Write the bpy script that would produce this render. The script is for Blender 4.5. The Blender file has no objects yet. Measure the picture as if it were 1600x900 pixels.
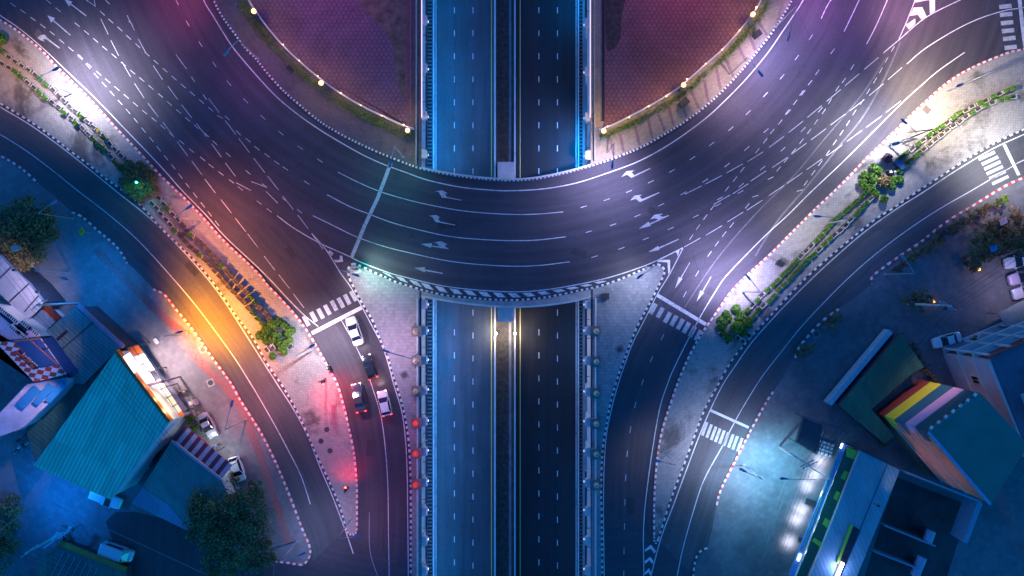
import bpy, bmesh, math, random
from mathutils import Vector, Matrix
R = math.radians
random.seed(7)
SC = bpy.context.scene
COL = SC.collection

# ------------------------------------------------------------------ camera, sky, exposure
CAM_H = 106.67
S = 0.1                                   # metres per photo pixel on the ground
cam_d = bpy.data.cameras.new('camera'); cam = bpy.data.objects.new('camera', cam_d); COL.objects.link(cam)
cam.location = (0, 0, CAM_H); cam.rotation_euler = (0, 0, 0)
cam_d.sensor_width = 36; cam_d.lens = 24; cam_d.clip_end = 3000; cam_d.clip_start = 1
SC.camera = cam

world = bpy.data.worlds.new('World'); SC.world = world; world.use_nodes = True
nt = world.node_tree; nt.nodes.clear()
w_out = nt.nodes.new('ShaderNodeOutputWorld'); w_bg = nt.nodes.new('ShaderNodeBackground')
w_sky = nt.nodes.new('ShaderNodeTexSky'); w_sky.sky_type = 'NISHITA'; w_sky.sun_disc = False
w_sky.sun_elevation = R(1.0); w_sky.sun_rotation = R(140)
w_mul = nt.nodes.new('ShaderNodeMix'); w_mul.data_type = 'RGBA'; w_mul.blend_type = 'MULTIPLY'
w_mul.inputs[0].default_value = 1.0
w_mul.inputs[7].default_value = (0.006, 0.54, 1.95, 1)     # blue-hour white balance
nt.links.new(w_sky.outputs[0], w_mul.inputs[6]); nt.links.new(w_mul.outputs[2], w_bg.inputs[0])
nt.links.new(w_bg.outputs[0], w_out.inputs[0])
w_bg.inputs[1].default_value = 0.7

sun_d = bpy.data.lights.new('dusk_glow', 'SUN'); sun = bpy.data.objects.new('dusk_glow', sun_d); COL.objects.link(sun)
sun_d.energy = 0.035; sun_d.angle = R(25); sun_d.color = (1.0, 0.5, 0.42)
sun.rotation_euler = (R(48), 0, R(225))

SC.view_settings.view_transform = 'Standard'; SC.view_settings.look = 'None'
SC.view_settings.gamma = 1.0; SC.view_settings.use_curve_mapping = False
SC.view_settings.exposure = 0.0
SC.cycles.use_denoising = True
SC.cycles.max_bounces = 4; SC.cycles.diffuse_bounces = 2; SC.cycles.glossy_bounces = 2
SC.cycles.sample_clamp_indirect = 4.0; SC.cycles.sample_clamp_direct = 0

# ------------------------------------------------------------------ helpers
def P(px, py, z=0.0):
    k = (CAM_H - z) / CAM_H * S
    return Vector(((px - 800) * k, (450 - py) * k, z))

def PL(pts, z=0.0): return [P(x, y, z) for x, y in pts]

def smooth(pts, n=8):
    out = []
    m = len(pts)
    for i in range(m - 1):
        p0 = pts[max(i - 1, 0)]; p1 = pts[i]; p2 = pts[i + 1]; p3 = pts[min(i + 2, m - 1)]
        for k in range(n):
            t = k / n
            out.append(tuple(0.5 * (2 * b + (c - a) * t + (2 * a - 5 * b + 4 * c - d) * t * t + (3 * b - a - 3 * c + d) * t ** 3)
                             for a, b, c, d in zip(p0, p1, p2, p3)))
    out.append(tuple(pts[-1]))
    return out

def resample(pts, n=None, step=None):
    pts = [Vector(p) for p in pts]
    d = [0.0]
    for a, b in zip(pts, pts[1:]): d.append(d[-1] + (b - a).length)
    L = d[-1]
    if n is None: n = max(2, int(round(L / step)) + 1)
    out = []; j = 0
    for i in range(n):
        s = L * i / (n - 1)
        while j < len(d) - 2 and d[j + 1] < s: j += 1
        t = (s - d[j]) / max(d[j + 1] - d[j], 1e-9)
        out.append(pts[j].lerp(pts[j + 1], min(max(t, 0), 1)))
    return out

class MB:
    def __init__(s): s.v = []; s.f = []; s.m = []; s.uv = None
    def face(s, pts, m=0):
        i = len(s.v); s.v += [tuple(p) for p in pts]; s.f.append(tuple(range(i, i + len(pts)))); s.m.append(m)
    def prism(s, poly, z0, z1, m=0, mt=None, bottom=False):
        poly = [(p[0], p[1]) for p in poly]
        a = sum(x0 * y1 - x1 * y0 for (x0, y0), (x1, y1) in zip(poly, poly[1:] + poly[:1]))
        if a < 0: poly = poly[::-1]
        n = len(poly); i = len(s.v)
        s.v += [(x, y, z0) for x, y in poly] + [(x, y, z1) for x, y in poly]
        s.f.append(tuple(range(i + n, i + 2 * n))); s.m.append(m if mt is None else mt)
        if bottom: s.f.append(tuple(range(i + n - 1, i - 1, -1))); s.m.append(m)
        for k in range(n):
            l = (k + 1) % n
            s.f.append((i + k, i + l, i + n + l, i + n + k)); s.m.append(m)
    def box(s, c, size, rz=0.0, m=0, mt=None):
        hx, hy, hz = size[0] / 2, size[1] / 2, size[2] / 2
        ca, sa = math.cos(rz), math.sin(rz)
        poly = [(c[0] + x * ca - y * sa, c[1] + x * sa + y * ca) for x, y in ((-hx, -hy), (hx, -hy), (hx, hy), (-hx, hy))]
        s.prism(poly, c[2] - hz, c[2] + hz, m, mt, True)
    def beam(s, a, b, w, h=None, m=0):
        """square bar from a to b"""
        h = h or w
        a = Vector(a); b = Vector(b); d = (b - a).normalized()
        up = Vector((0, 0, 1)) if abs(d.z) < .95 else Vector((0, 1, 0))
        x = d.cross(up).normalized() * (w / 2); y = x.normalized().cross(d) * (h / 2)
        i = len(s.v)
        for q in (a, b): s.v += [tuple(q - x - y), tuple(q + x - y), tuple(q + x + y), tuple(q - x + y)]
        for f in ((3, 2, 1, 0), (4, 5, 6, 7), (0, 1, 5, 4), (1, 2, 6, 5), (2, 3, 7, 6), (3, 0, 4, 7)):
            s.f.append(tuple(i + k for k in f)); s.m.append(m)
    def tube(s, pts, radii, n=8, m=0, cap=True):
        pts = [Vector(p) for p in pts]
        if not hasattr(radii, '__len__'): radii = [radii] * len(pts)
        i0 = len(s.v); prev = None
        for k, p in enumerate(pts):
            d = (pts[min(k + 1, len(pts) - 1)] - pts[max(k - 1, 0)]).normalized()
            ref = prev or (Vector((1, 0, 0)) if abs(d.x) < .9 else Vector((0, 1, 0)))
            u = (ref - d * ref.dot(d)).normalized(); prev = u; w = d.cross(u)
            for j in range(n):
                an = 2 * math.pi * j / n
                s.v.append(tuple(p + (u * math.cos(an) + w * math.sin(an)) * radii[k]))
        for k in range(len(pts) - 1):
            for j in range(n):
                l = (j + 1) % n
                s.f.append((i0 + k * n + j, i0 + k * n + l, i0 + (k + 1) * n + l, i0 + (k + 1) * n + j)); s.m.append(m)
        if cap:
            s.f.append(tuple(i0 + j for j in range(n - 1, -1, -1))); s.m.append(m)
            e = i0 + (len(pts) - 1) * n; s.f.append(tuple(e + j for j in range(n))); s.m.append(m)
    def cyl(s, c, r, z0, z1, n=16, m=0, r1=None):
        s.tube([(c[0], c[1], z0), (c[0], c[1], z1)], [r, r if r1 is None else r1], n, m)
    def ball(s, c, r, n=8, m=0, sz=1.0, jit=0.0):
        i = len(s.v); rows = n // 2
        for a in range(1, rows):
            for b in range(n):
                th = math.pi * a / rows; ph = 2 * math.pi * b / n; q = r * (1 + random.uniform(-jit, jit))
                s.v.append((c[0] + q * math.sin(th) * math.cos(ph), c[1] + q * math.sin(th) * math.sin(ph), c[2] + q * sz * math.cos(th)))
        t = len(s.v); s.v.append((c[0], c[1], c[2] + r * sz)); s.v.append((c[0], c[1], c[2] - r * sz))
        for a in range(rows - 2):
            for b in range(n):
                l = (b + 1) % n
                s.f.append((i + a * n + b, i + (a + 1) * n + b, i + (a + 1) * n + l, i + a * n + l)); s.m.append(m)
        for b in range(n):
            l = (b + 1) % n
            s.f.append((t, i + b, i + l)); s.m.append(m)
            e = i + (rows - 2) * n; s.f.append((t + 1, e + l, e + b)); s.m.append(m)
    def leaf(s, c, size, m=0):
        u = Vector((random.gauss(0, 1), random.gauss(0, 1), random.gauss(0, .7))).normalized()
        w = u.cross(Vector((random.gauss(0, 1), random.gauss(0, 1), random.gauss(0, 1)))).normalized()
        c = Vector(c); a = size * random.uniform(.6, 1.3); b = a * .55
        s.face([c - u * a, c + w * b, c + u * a, c - w * b], m)
    def build(s, name, mats, parent=None, origin=(0, 0, 0), sm=False):
        me = bpy.data.meshes.new(name)
        o = Vector(origin)
        me.from_pydata([tuple(Vector(p) - o) for p in s.v], [], s.f)
        mats = mats if isinstance(mats, (list, tuple)) else [mats]
        for m in mats: me.materials.append(m)
        if len(mats) > 1:
            for p, mi in zip(me.polygons, s.m): p.material_index = mi
        if sm:
            for p in me.polygons: p.use_smooth = True
        if s.uv:
            l = me.uv_layers.new(name='UVMap')
            for lo in me.loops: l.data[lo.index].uv = s.uv[lo.vertex_index]
        me.update()
        ob = bpy.data.objects.new(name, me); COL.objects.link(ob)
        if parent is not None: ob.parent = parent
        else: ob.location = o
        return ob

def tag(o, label=None, cat=None, group=None, kind=None):
    if label: o['label'] = label
    if cat: o['category'] = cat
    if group: o['group'] = group
    if kind: o['kind'] = kind
    return o

def thing(name, label, cat, loc=(0, 0, 0), rz=0.0, group=None):
    o = bpy.data.objects.new(name, None); COL.objects.link(o); o.empty_display_size = .3
    o.location = loc; o.rotation_euler = (0, 0, rz)
    return tag(o, label, cat, group)

def dup(root, loc, rz=None, label=None, group=None):
    r = root.copy(); COL.objects.link(r); r.location = loc
    if rz is not None: r.rotation_euler = (0, 0, rz)
    if label: r['label'] = label
    if group: r['group'] = group
    for ch in list(root.children):
        c = ch.copy(); COL.objects.link(c); c.parent = r
        for g in list(ch.children):
            d = g.copy(); COL.objects.link(d); d.parent = c
    return r

# ------------------------------------------------------------------ materials
def nodes_of(name):
    m = bpy.data.materials.new(name); m.use_nodes = True
    t = m.node_tree; b = t.nodes['Principled BSDF']
    return m, t, b
def nd(t, typ, **kw):
    n = t.nodes.new(typ)
    for k, v in kw.items(): setattr(n, k, v)
    return n
def mixc(t, fac, a, b, blend='MIX'):
    n = t.nodes.new('ShaderNodeMix'); n.data_type = 'RGBA'; n.blend_type = blend
    for i, x in ((0, fac), (6, a), (7, b)):
        if isinstance(x, bpy.types.NodeSocket): t.links.new(x, n.inputs[i])
        elif x is not None: n.inputs[i].default_value = x if i == 0 else (*x[:3], 1)
    return n.outputs[2]
def maths(t, op, a, b=None, c=None):
    n = t.nodes.new('ShaderNodeMath'); n.operation = op
    for i, x in enumerate((a, b, c)):
        if isinstance(x, bpy.types.NodeSocket): t.links.new(x, n.inputs[i])
        elif x is not None: n.inputs[i].default_value = x
    return n.outputs[0]
def noise(t, vec, scale, detail=4, rough=.6, dist=0.0):
    n = t.nodes.new('ShaderNodeTexNoise'); n.inputs['Scale'].default_value = scale
    n.inputs['Detail'].default_value = detail; n.inputs['Roughness'].default_value = rough
    n.inputs['Distortion'].default_value = dist
    if vec is not None: t.links.new(vec, n.inputs['Vector'])
    return n.outputs['Fac']
def ramp(t, fac, lo, hi):
    n = t.nodes.new('ShaderNodeMapRange'); n.clamp = True
    t.links.new(fac, n.inputs[0]); n.inputs[1].default_value = lo; n.inputs[2].default_value = hi
    return n.outputs[0]
def objco(t): return t.nodes.new('ShaderNodeTexCoord').outputs['Object']
def mapping(t, vec, rot=0.0, scale=(1, 1, 1), loc=(0, 0, 0)):
    n = t.nodes.new('ShaderNodeMapping'); t.links.new(vec, n.inputs[0])
    n.inputs['Rotation'].default_value = (0, 0, rot); n.inputs['Scale'].default_value = scale; n.inputs['Location'].default_value = loc
    return n.outputs[0]
def bump(t, b, h, dist=.02, strength=.5):
    n = t.nodes.new('ShaderNodeBump'); n.inputs['Distance'].default_value = dist; n.inputs['Strength'].default_value = strength
    t.links.new(h, n.inputs['Height']); t.links.new(n.outputs[0], b.inputs['Normal'])

def plain(name, col, rough=.6, metal=0.0, var=.18, scale=2.5, emit=None, es=0.0, bmp=0.0):
    m, t, b = nodes_of(name)
    c = objco(t)
    f = noise(t, c, scale, 5)
    lo = tuple(x * (1 - var) for x in col); hi = tuple(min(x * (1 + var), 1) for x in col)
    t.links.new(mixc(t, ramp(t, f, .3, .7), lo, hi), b.inputs['Base Color'])
    b.inputs['Roughness'].default_value = rough; b.inputs['Metallic'].default_value = metal
    if emit: b.inputs['Emission Color'].default_value = (*emit, 1); b.inputs['Emission Strength'].default_value = es
    if bmp: bump(t, b, noise(t, c, scale * 6, 3), bmp)
    return m

def asphalt(name, col=(.055, .055, .06), ring=False, uv=False):
    m, t, b = nodes_of(name)
    c = t.nodes.new('ShaderNodeNewGeometry').outputs['Position']
    patch = noise(t, c, .06, 4, .6, .5)
    fine = noise(t, c, 14, 3, .8)
    grit = noise(t, c, 3.0, 4, .7)
    if ring:                                     # tyre wear runs round the centre of the curve
        sep = nd(t, 'ShaderNodeSeparateXYZ'); t.links.new(c, sep.inputs[0])
        x = maths(t, 'ADD', sep.outputs[0], 1.3); y = maths(t, 'ADD', sep.outputs[1], -66.8)
        r = maths(t, 'SQRT', maths(t, 'ADD', maths(t, 'MULTIPLY', x, x), maths(t, 'MULTIPLY', y, y)))
        a = maths(t, 'ARCTAN2', x, y)
        cb = nd(t, 'ShaderNodeCombineXYZ'); t.links.new(r, cb.inputs[0]); t.links.new(maths(t, 'MULTIPLY', a, 2.2), cb.inputs[1])
        st = noise(t, cb.outputs[0], .9, 4, .65)
        lane = maths(t, 'SINE', maths(t, 'MULTIPLY', r, 2 * math.pi / 1.55))
    elif uv:
        u = t.nodes.new('ShaderNodeTexCoord').outputs['UV']
        st = noise(t, mapping(t, u, 0, (.03, 1.1, 1)), 1.0, 4, .65)
        sep = nd(t, 'ShaderNodeSeparateXYZ'); t.links.new(u, sep.inputs[0])
        lane = maths(t, 'SINE', maths(t, 'MULTIPLY', sep.outputs[1], 2 * math.pi / 1.6))
    else:
        st = noise(t, mapping(t, c, 0, (1, .05, 1)), 1.1, 4, .65)
        sep = nd(t, 'ShaderNodeSeparateXYZ'); t.links.new(c, sep.inputs[0])
        lane = maths(t, 'SINE', maths(t, 'MULTIPLY', sep.outputs[0], 2 * math.pi / 1.5))
    v = maths(t, 'MULTIPLY_ADD', ramp(t, st, .28, .72), .42, .68)
    v = maths(t, 'MULTIPLY', v, maths(t, 'MULTIPLY_ADD', lane, .025, 1.0))
    v = maths(t, 'MULTIPLY', v, maths(t, 'MULTIPLY_ADD', ramp(t, patch, .3, .7), .5, .78))
    v = maths(t, 'MULTIPLY', v, maths(t, 'MULTIPLY_ADD', grit, .7, .65))
    v = maths(t, 'MULTIPLY', v, maths(t, 'MULTIPLY_ADD', fine, .8, .6))
    oil = ramp(t, noise(t, c, .55, 5, .7, 1.2), .60, .78)
    v = maths(t, 'MULTIPLY', v, maths(t, 'MULTIPLY_ADD', oil, -.32, 1.0))
    vo = nd(t, 'ShaderNodeTexVoronoi'); vo.feature = 'DISTANCE_TO_EDGE'; vo.inputs['Scale'].default_value = .16
    wob = nd(t, 'ShaderNodeTexNoise'); wob.inputs['Scale'].default_value = .8; wob.inputs['Detail'].default_value = 4; t.links.new(c, wob.inputs['Vector'])
    t.links.new(mixc(t, .12, c, wob.outputs['Color'], 'ADD'), vo.inputs['Vector'])
    crack = ramp(t, vo.outputs['Distance'], .012, .0)
    v = maths(t, 'MULTIPLY', v, maths(t, 'MULTIPLY_ADD', maths(t, 'MULTIPLY', crack, ramp(t, patch, .5, .62)), -.22, 1.0))
    t.links.new(mixc(t, 1.0, col, v, 'MULTIPLY'), b.inputs['Base Color'])
    # v is a value: feed it as grey
    b.inputs['Roughness'].default_value = .72
    b.inputs['Specular IOR Level'].default_value = .35
    bump(t, b, fine, .012, .5)
    return m

def pavers(name, col, w=.6, h=.3, rot=0.0, stain=.5, mortar=.55, stain_scale=.12, stain_lo=.5, stain_hi=.68, second=None):
    m, t, b = nodes_of(name)
    c = objco(t)
    br = nd(t, 'ShaderNodeTexBrick'); t.links.new(mapping(t, c, rot), br.inputs['Vector'])
    br.inputs['Scale'].default_value = 1.0; br.inputs['Brick Width'].default_value = w; br.inputs['Row Height'].default_value = h
    br.inputs['Mortar Size'].default_value = .03; br.inputs['Mortar Smooth'].default_value = .3
    br.inputs['Color1'].default_value = (*[x * .86 for x in col], 1); br.inputs['Color2'].default_value = (*[min(1, x * 1.12) for x in col], 1)
    br.inputs['Mortar'].default_value = (*[x * mortar for x in col], 1)
    base = br.outputs['Color']
    if second:
        base = mixc(t, ramp(t, noise(t, c, .05, 2), .45, .55), base, mixc(t, 1.0, base, second, 'MULTIPLY'))
    big = ramp(t, noise(t, c, stain_scale, 6, .68, .4), stain_lo, stain_hi)
    base = mixc(t, big, base, mixc(t, 1.0, base, (1 - stain, 1 - stain, 1 - stain), 'MULTIPLY'))
    sm = ramp(t, noise(t, c, 1.7, 5, .7), .3, .75)
    base = mixc(t, sm, mixc(t, 1.0, base, (.82, .82, .82), 'MULTIPLY'), base)
    t.links.new(base, b.inputs['Base Color'])
    b.inputs['Roughness'].default_value = .8
    bump(t, b, br.outputs['Fac'], -.012, .6)
    return m

def paint(name, col, under=(.055, .055, .06), wear=.5):
    m, t, b = nodes_of(name)
    c = objco(t)
    f = noise(t, c, 2.2, 6, .75)
    g = noise(t, c, .25, 2)
    k = maths(t, 'ADD', f, maths(t, 'MULTIPLY', maths(t, 'SUBTRACT', g, .5), .5))
    k = ramp(t, k, .62 - wear * .3, .92 - wear * .3)
    t.links.new(mixc(t, maths(t, 'MULTIPLY', k, .8), col, under), b.inputs['Base Color'])
    b.inputs['Roughness'].default_value = .65
    return m

def corrugated(name, col, rot=0.0, pitch=.35, depth=.03, rough=.45, var=.2, lines=.25, metal=0.0):
    m, t, b = nodes_of(name)
    c = objco(t); mp = mapping(t, c, rot)
    w = nd(t, 'ShaderNodeTexWave'); w.wave_type = 'BANDS'; w.bands_direction = 'X'; w.wave_profile = 'SIN'
    t.links.new(mp, w.inputs['Vector']); w.inputs['Scale'].default_value = .314 / pitch; w.inputs['Distortion'].default_value = 0
    st = noise(t, mapping(t, c, rot, (1.3, .12, 1)), 1.2, 5, .7)
    big = noise(t, c, .15, 3)
    lo = tuple(x * (1 - var) for x in col); hi = tuple(min(1, x * (1 + var)) for x in col)
    a = mixc(t, ramp(t, st, .3, .7), lo, hi)
    a = mixc(t, maths(t, 'MULTIPLY', ramp(t, big, .35, .65), .3), a, tuple(x * .7 for x in col))
    rust = ramp(t, noise(t, mapping(t, c, rot, (.9, .16, 1)), .9, 6, .75, .6), .60, .74)
    a = mixc(t, maths(t, 'MULTIPLY', rust, .55), a, (col[0]*.5+.07, col[1]*.4+.03, col[2]*.35+.02))
    br = nd(t, 'ShaderNodeTexBrick'); t.links.new(mp, br.inputs['Vector']); br.inputs['Scale'].default_value = 1; br.inputs['Brick Width'].default_value = 1.1; br.inputs['Row Height'].default_value = 4.2
    br.inputs['Mortar Size'].default_value = .02; br.inputs['Color1'].default_value = (.86,.86,.86,1); br.inputs['Color2'].default_value = (1.1,1.1,1.1,1); br.inputs['Mortar'].default_value = (.82,.82,.82,1)
    a = mixc(t, 1.0, a, br.outputs['Color'], 'MULTIPLY')
    a = mixc(t, maths(t, 'MULTIPLY', ramp(t, w.outputs['Fac'], .75, .0), lines), a, tuple(x * .4 for x in col))
    t.links.new(a, b.inputs['Base Color'])
    b.inputs['Roughness'].default_value = rough; b.inputs['Metallic'].default_value = metal
    bump(t, b, w.outputs['Fac'], depth, .8)
    return m

def checker(name, c1, c2, rot, sx, sy):
    m, t, b = nodes_of(name)
    ck = nd(t, 'ShaderNodeTexChecker'); t.links.new(mapping(t, objco(t), rot, (sx, sy, 0)), ck.inputs['Vector'])
    ck.inputs['Color1'].default_value = (*c1, 1); ck.inputs['Color2'].default_value = (*c2, 1); ck.inputs['Scale'].default_value = 1
    t.links.new(ck.outputs[0], b.inputs['Base Color']); b.inputs['Roughness'].default_value = .5
    return m

def hexpave(name, col):
    """rows of interlocking scales: two sine fields crossed"""
    m, t, b = nodes_of(name)
    c = objco(t)
    sep = nd(t, 'ShaderNodeSeparateXYZ'); t.links.new(c, sep.inputs[0])
    cell = .74
    x = maths(t, 'DIVIDE', sep.outputs[0], cell); y = maths(t, 'DIVIDE', sep.outputs[1], cell)
    def cent(v, period, off): return maths(t, 'SUBTRACT', maths(t, 'FLOORED_MODULO', maths(t, 'ADD', v, off), period), period / 2)
    def sq(a_, b_): return maths(t, 'ADD', maths(t, 'MULTIPLY', a_, a_), maths(t, 'MULTIPLY', b_, b_))
    ax, ay = cent(x, 1.0, 0), cent(y, 1.732, 0); bx, by = cent(x, 1.0, .5), cent(y, 1.732, .866)
    la, lb = sq(ax, ay), sq(bx, by)
    near = maths(t, 'LESS_THAN', la, lb)
    nx = maths(t, 'ADD', maths(t, 'MULTIPLY', near, maths(t, 'ABSOLUTE', ax)), maths(t, 'MULTIPLY', maths(t, 'SUBTRACT', 1.0, near), maths(t, 'ABSOLUTE', bx)))
    ln = ramp(t, maths(t, 'MINIMUM', maths(t, 'ABSOLUTE', maths(t, 'SUBTRACT', la, lb)), maths(t, 'MULTIPLY', maths(t, 'SUBTRACT', .5, nx), 1.6)), .04, .2)
    big = noise(t, c, .1, 5, .65, .5)
    base = mixc(t, ramp(t, big, .35, .7), tuple(q * .65 for q in col), tuple(q * 1.25 for q in col))
    base = mixc(t, ramp(t, noise(t, c, 2.5, 4), .35, .7), mixc(t, 1.0, base, (.75, .75, .75), 'MULTIPLY'), base)
    base = mixc(t, ln, mixc(t, 1.0, base, (.42, .42, .45), 'MULTIPLY'), base)
    t.links.new(base, b.inputs['Base Color']); b.inputs['Roughness'].default_value = .8
    bump(t, b, ln, .02, .6)
    return m

def leafmat(name, c1, c2):
    m, t, b = nodes_of(name)
    g = nd(t, 'ShaderNodeNewGeometry')
    t.links.new(mixc(t, g.outputs['Random Per Island'], c1, c2), b.inputs['Base Color'])
    b.inputs['Roughness'].default_value = .7
    return m

def emit(name, col, s):
    m, t, b = nodes_of(name)
    b.inputs['Base Color'].default_value = (*[min(1, x) * .6 for x in col], 1)
    b.inputs['Emission Color'].default_value = (*col, 1); b.inputs['Emission Strength'].default_value = s
    return m

M = dict(
    road=asphalt('asphalt_ring', (.062, .056, .07), ring=True), road_branch=asphalt('asphalt_branch', (.062, .056, .07), uv=True),
    road_uv=asphalt('asphalt_lane', (.078, .078, .086), uv=True),
    road_deep=asphalt('asphalt_underpass', (.075, .085, .095)), road_deep2=asphalt('asphalt_underpass_dark', (.026, .024, .027)),
    pave_a=pavers('island_pavers', (.34, .32, .29), .55, .28, R(40), .66, .55, .16, .52, .63),
    pave_b=pavers('island_pavers_east', (.34, .32, .30), .55, .28, R(-42), .62, .55, .16, .53, .64),
    pave_s=pavers('splitter_pavers', (.30, .30, .31), .5, .5, 0, .25, .72, .1),
    pave_ul=pavers('dark_pavers', (.13, .10, .11), .6, .3, R(30), .4, .7, .2),
    pave_ur=pavers('sand_pavers', (.36, .29, .19), .55, .28, R(-25), .3, .7, .2),
    pave_stripe=pavers('stripe_pavers', (.24, .15, .14), .55, .28, R(-25), .3, .7, .2),
    plaza=hexpave('scale_pavers', (.20, .10, .135)),
    plaza_e=hexpave('scale_pavers_east', (.22, .095, .10)),
    yard=pavers('yard_concrete', (.2, .2, .21), .8, .8, R(38), .35, .82, .07, .45, .7),
    yard_e=pavers('yard_concrete_east', (.17, .17, .18), .8, .8, R(-35), .45, .85, .06, .45, .7),
    street=asphalt('asphalt_side', (.10, .10, .105)),
    street_shade=asphalt('asphalt_side_shade', (.055, .055, .06)),
    road_patch=asphalt('asphalt_repair', (.045, .044, .05)),
    dirt=plain('dirt', (.14, .09, .065), .95, var=.45, scale=.8, bmp=.03),
    soil=plain('soil', (.05, .042, .035), .95, var=.5, scale=1.5, bmp=.03),
    redpath=paint('red_path', (.27, .065, .06), (.2, .17, .17), .95),
    white=paint('road_paint', (.66, .66, .66), wear=.5),
    white2=paint('worn_road_paint', (.5, .5, .52), wear=.6),
    ghost=paint('scraped_paint', (.2, .2, .23), (.075, .07, .08), 1.15),
    yellow=paint('yellow_paint', (.72, .55, .16), wear=.25),
    k_white=plain('kerb_white', (.62, .61, .60), .6, var=.32, scale=1.2),
    k_black=plain('kerb_black', (.035, .035, .04), .6, var=.2),
    k_red=plain('kerb_red', (.42, .055, .06), .6, var=.2),
    conc=plain('concrete', (.33, .32, .31), .85, var=.22, scale=.7, bmp=.01),
    conc_d=plain('dark_concrete', (.16, .155, .16), .85, var=.3, scale=.7),
    conc_l=plain('pale_concrete', (.52, .51, .5), .8, var=.15, scale=.8),
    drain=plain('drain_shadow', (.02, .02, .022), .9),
    grate=plain('drain_slat', (.1, .1, .105), .6),
    brick=plain('red_wall', (.22, .06, .055), .8, var=.3),
    steel=plain('galvanised_steel', (.36, .38, .4), .45, .5, .12),
    steel_d=plain('dark_steel', (.06, .065, .075), .5, .3, .2),
    lens=plain('lamp_glass', (.5, .5, .5), .2),
    black=plain('black_plastic', (.02, .02, .022), .5),
    rubber=plain('rubber', (.016, .016, .017), .8),
    glass=plain('car_glass', (.012, .014, .02), .08, 0, .05),
    chrome=plain('rim_metal', (.5, .5, .52), .3, .8, .1),
    planter=plain('planter_concrete', (.15, .135, .135), .8, var=.3, scale=3),
    planter_rim=plain('planter_rim', (.5, .49, .47), .8, var=.2, scale=3),
    leaf=leafmat('shrub_leaf', (.05, .14, .012), (.12, .27, .025)),
    leaf_y=leafmat('lime_leaf', (.12, .22, .012), (.26, .40, .03)),
    leaf_d=leafmat('dark_leaf', (.10, .08, .025), (.32, .23, .085)),
    leaf_b=leafmat('brown_leaf', (.07, .05, .035), (.14, .09, .05)),
    leaf_p=leafmat('purple_leaf', (.07, .035, .06), (.15, .08, .1)),
    grass=leafmat('grass_blade', (.06, .12, .015), (.14, .22, .03)),
    bark=plain('bark', (.09, .065, .045), .9, var=.3, scale=4),
)
def grey_in(mat): pass
# ------------------------------------------------------------------ ground, roads, underpass
XL, XR, D = -14.15, 12.3, -5.5            # trench edges and the level of its road
def structure(name, mb, mats, parent=None, label=None):
    return tag(mb.build(name, mats, parent), label, kind='structure')

g = MB()
for x0, x1, y0, y1 in ((-500, XL, -500, 500), (XR, 500, -500, 500), (XL, XR, 150, 500), (XL, XR, -500, -150)):
    g.face([(x0, y0, 0), (x1, y0, 0), (x1, y1, 0), (x0, y1, 0)])
structure('road', g, M['road'])

def zip_strip(name, A, B, z, mat, n=60, step=None):
    a = resample([(x, y, 0) for x, y in smooth(A, 6)], n); b = resample([(x, y, 0) for x, y in smooth(B, 6)], n)
    mb = MB(); mb.uv = []; s = 0
    for k in range(n):
        p = P(a[k].x, a[k].y); q = P(b[k].x, b[k].y)
        if k: s += ((p + q) / 2 - mid).length
        mid = (p + q) / 2
        w = (q - p).length
        mb.v += [(p.x, p.y, z), (q.x, q.y, z)]; mb.uv += [(s, 0), (s, w)]
        if k:
            i = 2 * k
            mb.f.append((i - 2, i, i + 1, i - 1)); mb.m.append(0)
    me_up = mb
    # make the face normals point up
    f = mb.f[0]; v = [Vector(mb.v[i]) for i in f]
    if (v[1] - v[0]).cross(v[2] - v[0]).z < 0: mb.f = [t[::-1] for t in mb.f]
    return structure(name, mb, mat)

# --- traced lines (photo pixels on the ground plane)
INNER = [(290,-110),(312,-50),(334,0),(347,25),(367,53),(383,75),(400,92),(420,117),(443,142),(467,163),(500,190),(533,210),(573,230),(613,247),(653,262),(683,269),(717,275),(760,280),(800,282),(833,280),(867,274),(900,266),(933,256),(960,247),(1000,231),(1033,213),(1067,192),(1100,168),(1133,138),(1167,100),(1200,59),(1213,40),(1227,18),(1237,0),(1262,-50),(1285,-110)]
I_LINE = [(275,-110),(298,-50),(318,0),(333,25),(350,53),(367,78),(400,117),(433,152),(467,180),(500,203),(533,223),(567,242),(600,257),(633,269),(667,281),(717,292),(767,297),(800,298),(850,295),(900,286),(950,270),(1000,251),(1050,223),(1100,187),(1133,157),(1167,122),(1200,82),(1220,53),(1237,28),(1255,0),(1280,-50),(1305,-110)]
SPL_L = [(553,412),(567,417),(583,425),(600,432),(617,440),(640,447),(667,455),(700,462),(733,465),(767,468),(800,469),(833,467),(867,462),(900,455),(933,448),(967,437),(1000,423),(1027,413)]
SPL_LW = [(553,412),(547,415),(544,423),(546,434),(552,447),(560,463),(568,477),(582,500),(590,520),(598,540),(607,560),(613,583),(619,600),(628,630),(635,663),(639,693),(641,727),(642,767),(642,900),(642,1000)]
SPL_RE = [(1027,413),(1034,416),(1038,424),(1034,436),(1027,450),(1017,470),(1007,488),(997,507),(987,530),(977,557),(968,580),(962,600),(953,632),(947,667),(942,697),(940,727),(939,767),(940,807),(941,900),(941,1000)]
O_LINE = [(433,337),(460,357),(500,380),(540,398),(567,411),(607,426),(633,433),(683,445),(733,452),(800,456),(850,453),(900,445),(950,434),(1000,418),(1033,404),(1067,387)]
LB_R = [(487,365),(507,387),(522,410),(533,428),(547,447),(563,475),(580,507),(597,540),(608,573),(615,600),(627,640),(633,680),(636,733),(637,800),(638,900),(638,960)]
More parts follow.
